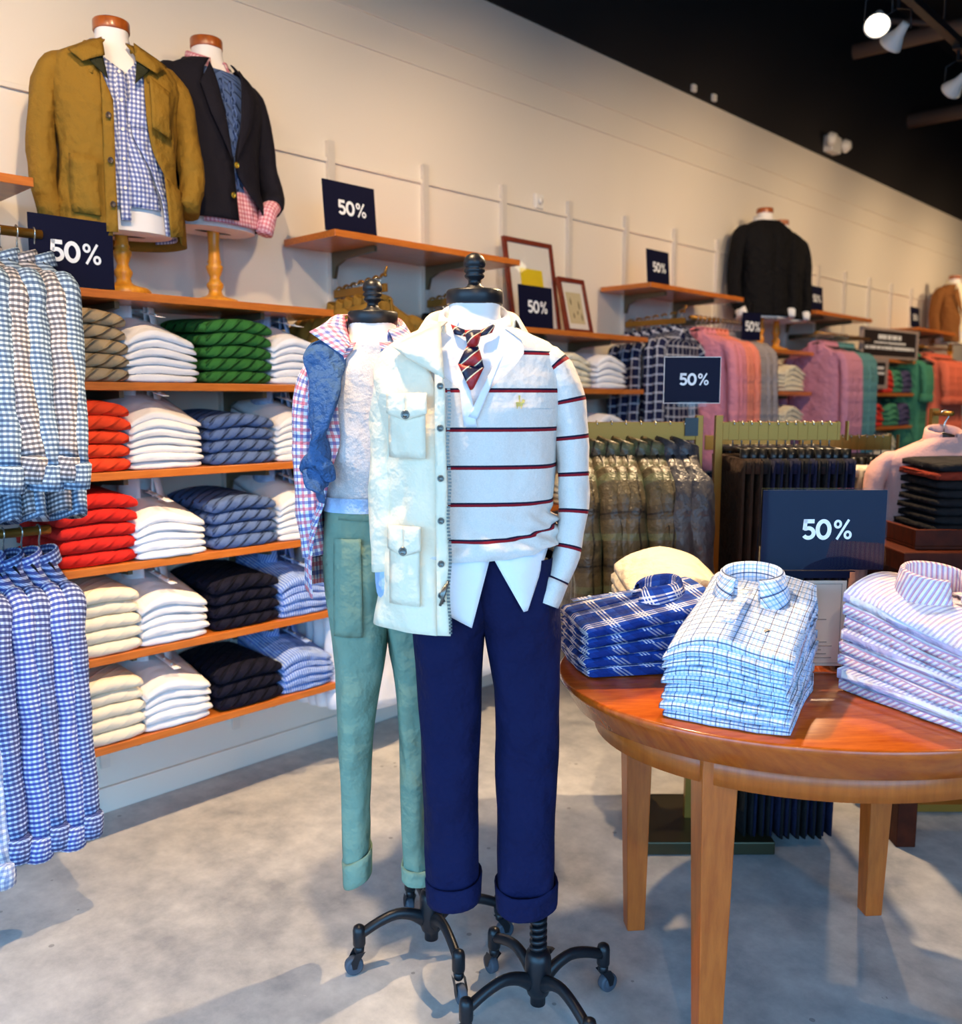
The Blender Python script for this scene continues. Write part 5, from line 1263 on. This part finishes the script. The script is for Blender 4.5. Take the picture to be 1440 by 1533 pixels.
# ------------------------------------------------------------------ ceiling: track, lamps, pipes, emergency light
t = thing('lighting_track', 'black lighting track running below the dark ceiling', 'lighting track', (TRX, -2.2, TRZ))
m = MB(); m.box(-.018, .018, 0, 13.0, 0, .032); m.build('rail', M_IRON, t, smooth=False)
for y in (.9, 3.9, 6.6, 9.6, 12.2):
    m = MB(); m.tube([(0, y, .032), (0, y, 1.51)], .005, 6); m.build('hanging_rod', M_IRON, t)
t2_ = dup(t, (3.7, -2.2, TRZ), 0, 'second lighting track nearer the shop windows, outside the photo')
M_BULB = simple('lamp_lens', RGB(255, 240, 210), .3, emit=((1.0, .82, .52, 1), 9.0))
lamp_lab = {6: 'big glowing track spotlight pointing towards the camera', 7: 'glowing track spotlight just right of the big one', 8: 'white track spotlight further along the black track', 9: 'white track spotlight cut by right photo edge'}
def lamp(i, tx, y, aim, k, cone, blend):
    t = thing('track_spotlight', lamp_lab.get(i, 'white track spotlight outside the photo, %s of them along the two tracks' % (ORD[i] if i < 14 else ('fifteenth', 'sixteenth')[i-14])), 'spotlight', (tx, y, TRZ), 0, 'track spotlights')
    m = MB(); m.box(-.016, .016, -.04, .04, -.016, 0); m.tube([(0, 0, -.014), (0, 0, -.06)], .008, 8); m.build('track_adapter', M_IRON, t, smooth=False)
    head = Vector((0, 0, -.16)); d = (Vector(aim) - (Vector((tx, y, TRZ)) + head)).normalized()
    q = (-d).to_track_quat('Z', 'Y')
    y_ = MB()
    for s in (-1, 1): y_.tube([(0, 0, -.055), (s*.05, 0, -.075), (s*.052, 0, -.145)], .004, 6)
    y_.build('yoke', M_IRON, t)
    b = MB(); b.lathe([(.0005, .055), (.016, .055), (.019, .035), (.024, .012), (.044, -.028), (.049, -.042), (.045, -.042), (.043, -.036)], 24, caps=False)
    o = b.build('bulb_housing', M_WHITEP, t); o.location = head; o.rotation_mode = 'QUATERNION'; o.rotation_quaternion = q
    l = MB(); l.lathe([(.0005, -.043), (.03, -.041), (.0435, -.036)], 24, caps=False); o = l.build('lens', M_BULB, t); o.location = head; o.rotation_mode = 'QUATERNION'; o.rotation_quaternion = q
    L = bpy.data.lights.new('spot_beam', 'SPOT'); L.energy = LAMP_W*k; L.color = LAMP_COL; L.spot_size = R(cone); L.spot_blend = blend; L.shadow_soft_size = .03
    lo = bpy.data.objects.new('spot_beam', L); COL.objects.link(lo); lo.parent = t; lo.location = head + d*.06
    lo.rotation_mode = 'QUATERNION'; lo.rotation_quaternion = d.to_track_quat('-Z', 'Y')
for i, a_ in enumerate(LAMPS): lamp(i, *a_)
M_PIPE = simple('dark_pipe_paint', RGB(120, 98, 86), .6)
def pipe(label, pts, r):
    m = MB(); m.tube(pts, r, 10, (0, 0, 1)); tag(m.build('ceiling_pipe', M_PIPE), label, 'pipe')
pipe('dark looped conduit under the ceiling left of the spotlights', [(2.2, 5.6, 3.75), (.95, 5.2, 3.75), (.82, 5.25, 3.75), (.80, 5.4, 3.75), (.9, 5.75, 3.75), (2.4, 6.1, 3.75)], .022)
pipe('thick dark pipe crossing below the spotlights', [(.3, 6.3, 3.7), (2.6, 6.5, 3.7), (4.5, 6.6, 3.7)], .05)
pipe('brown beam like pipe crossing near the far wall top', [(.012, 8.2, 3.72), (2.5, 8.4, 3.72), (4.5, 8.5, 3.72)], .06)
pipe('thin slanting conduit above the emergency light', [(.2, 6.9, 4.1), (1.6, 8.6, 4.1), (2.6, 9.6, 4.1)], .02)
pipe('upper dark duct near the photo top edge', [(.2, 4.9, 4.25), (2.4, 5.0, 4.25), (4.2, 5.1, 4.25)], .035)
t = thing('emergency_light', 'white twin head emergency light on the black upper wall', 'emergency light', (.012, 6.62, 3.20), R(90))
m = MB(); m.box(-.08, .08, -.07, 0, -.045, .07); m.build('housing', M_WHITEP, t, smooth=False, bevel=.008)
for s in (-1, 1):
    m = MB(); m.lathe([(.0005, 0), (.045, .004), (.05, .02), (.03, .055), (.0005, .06)], 16); m.v = [(x + s*.125, -.06 - z, y+.02) for x, y, z in m.v]; m.build('lamp_head', M_WHITEP, t)
for k, (y, z) in enumerate(((4.75, 3.155), (4.98, 3.155))):
    m = MB(); m.box(.0, .03, y-.02, y+.02, z-.01, z+.03); tag(m.build('wall_clip', M_WHITEP, smooth=False, bevel=.004), 'tiny white clip on top edge of wall, %s of two' % ORD[k], 'clip')
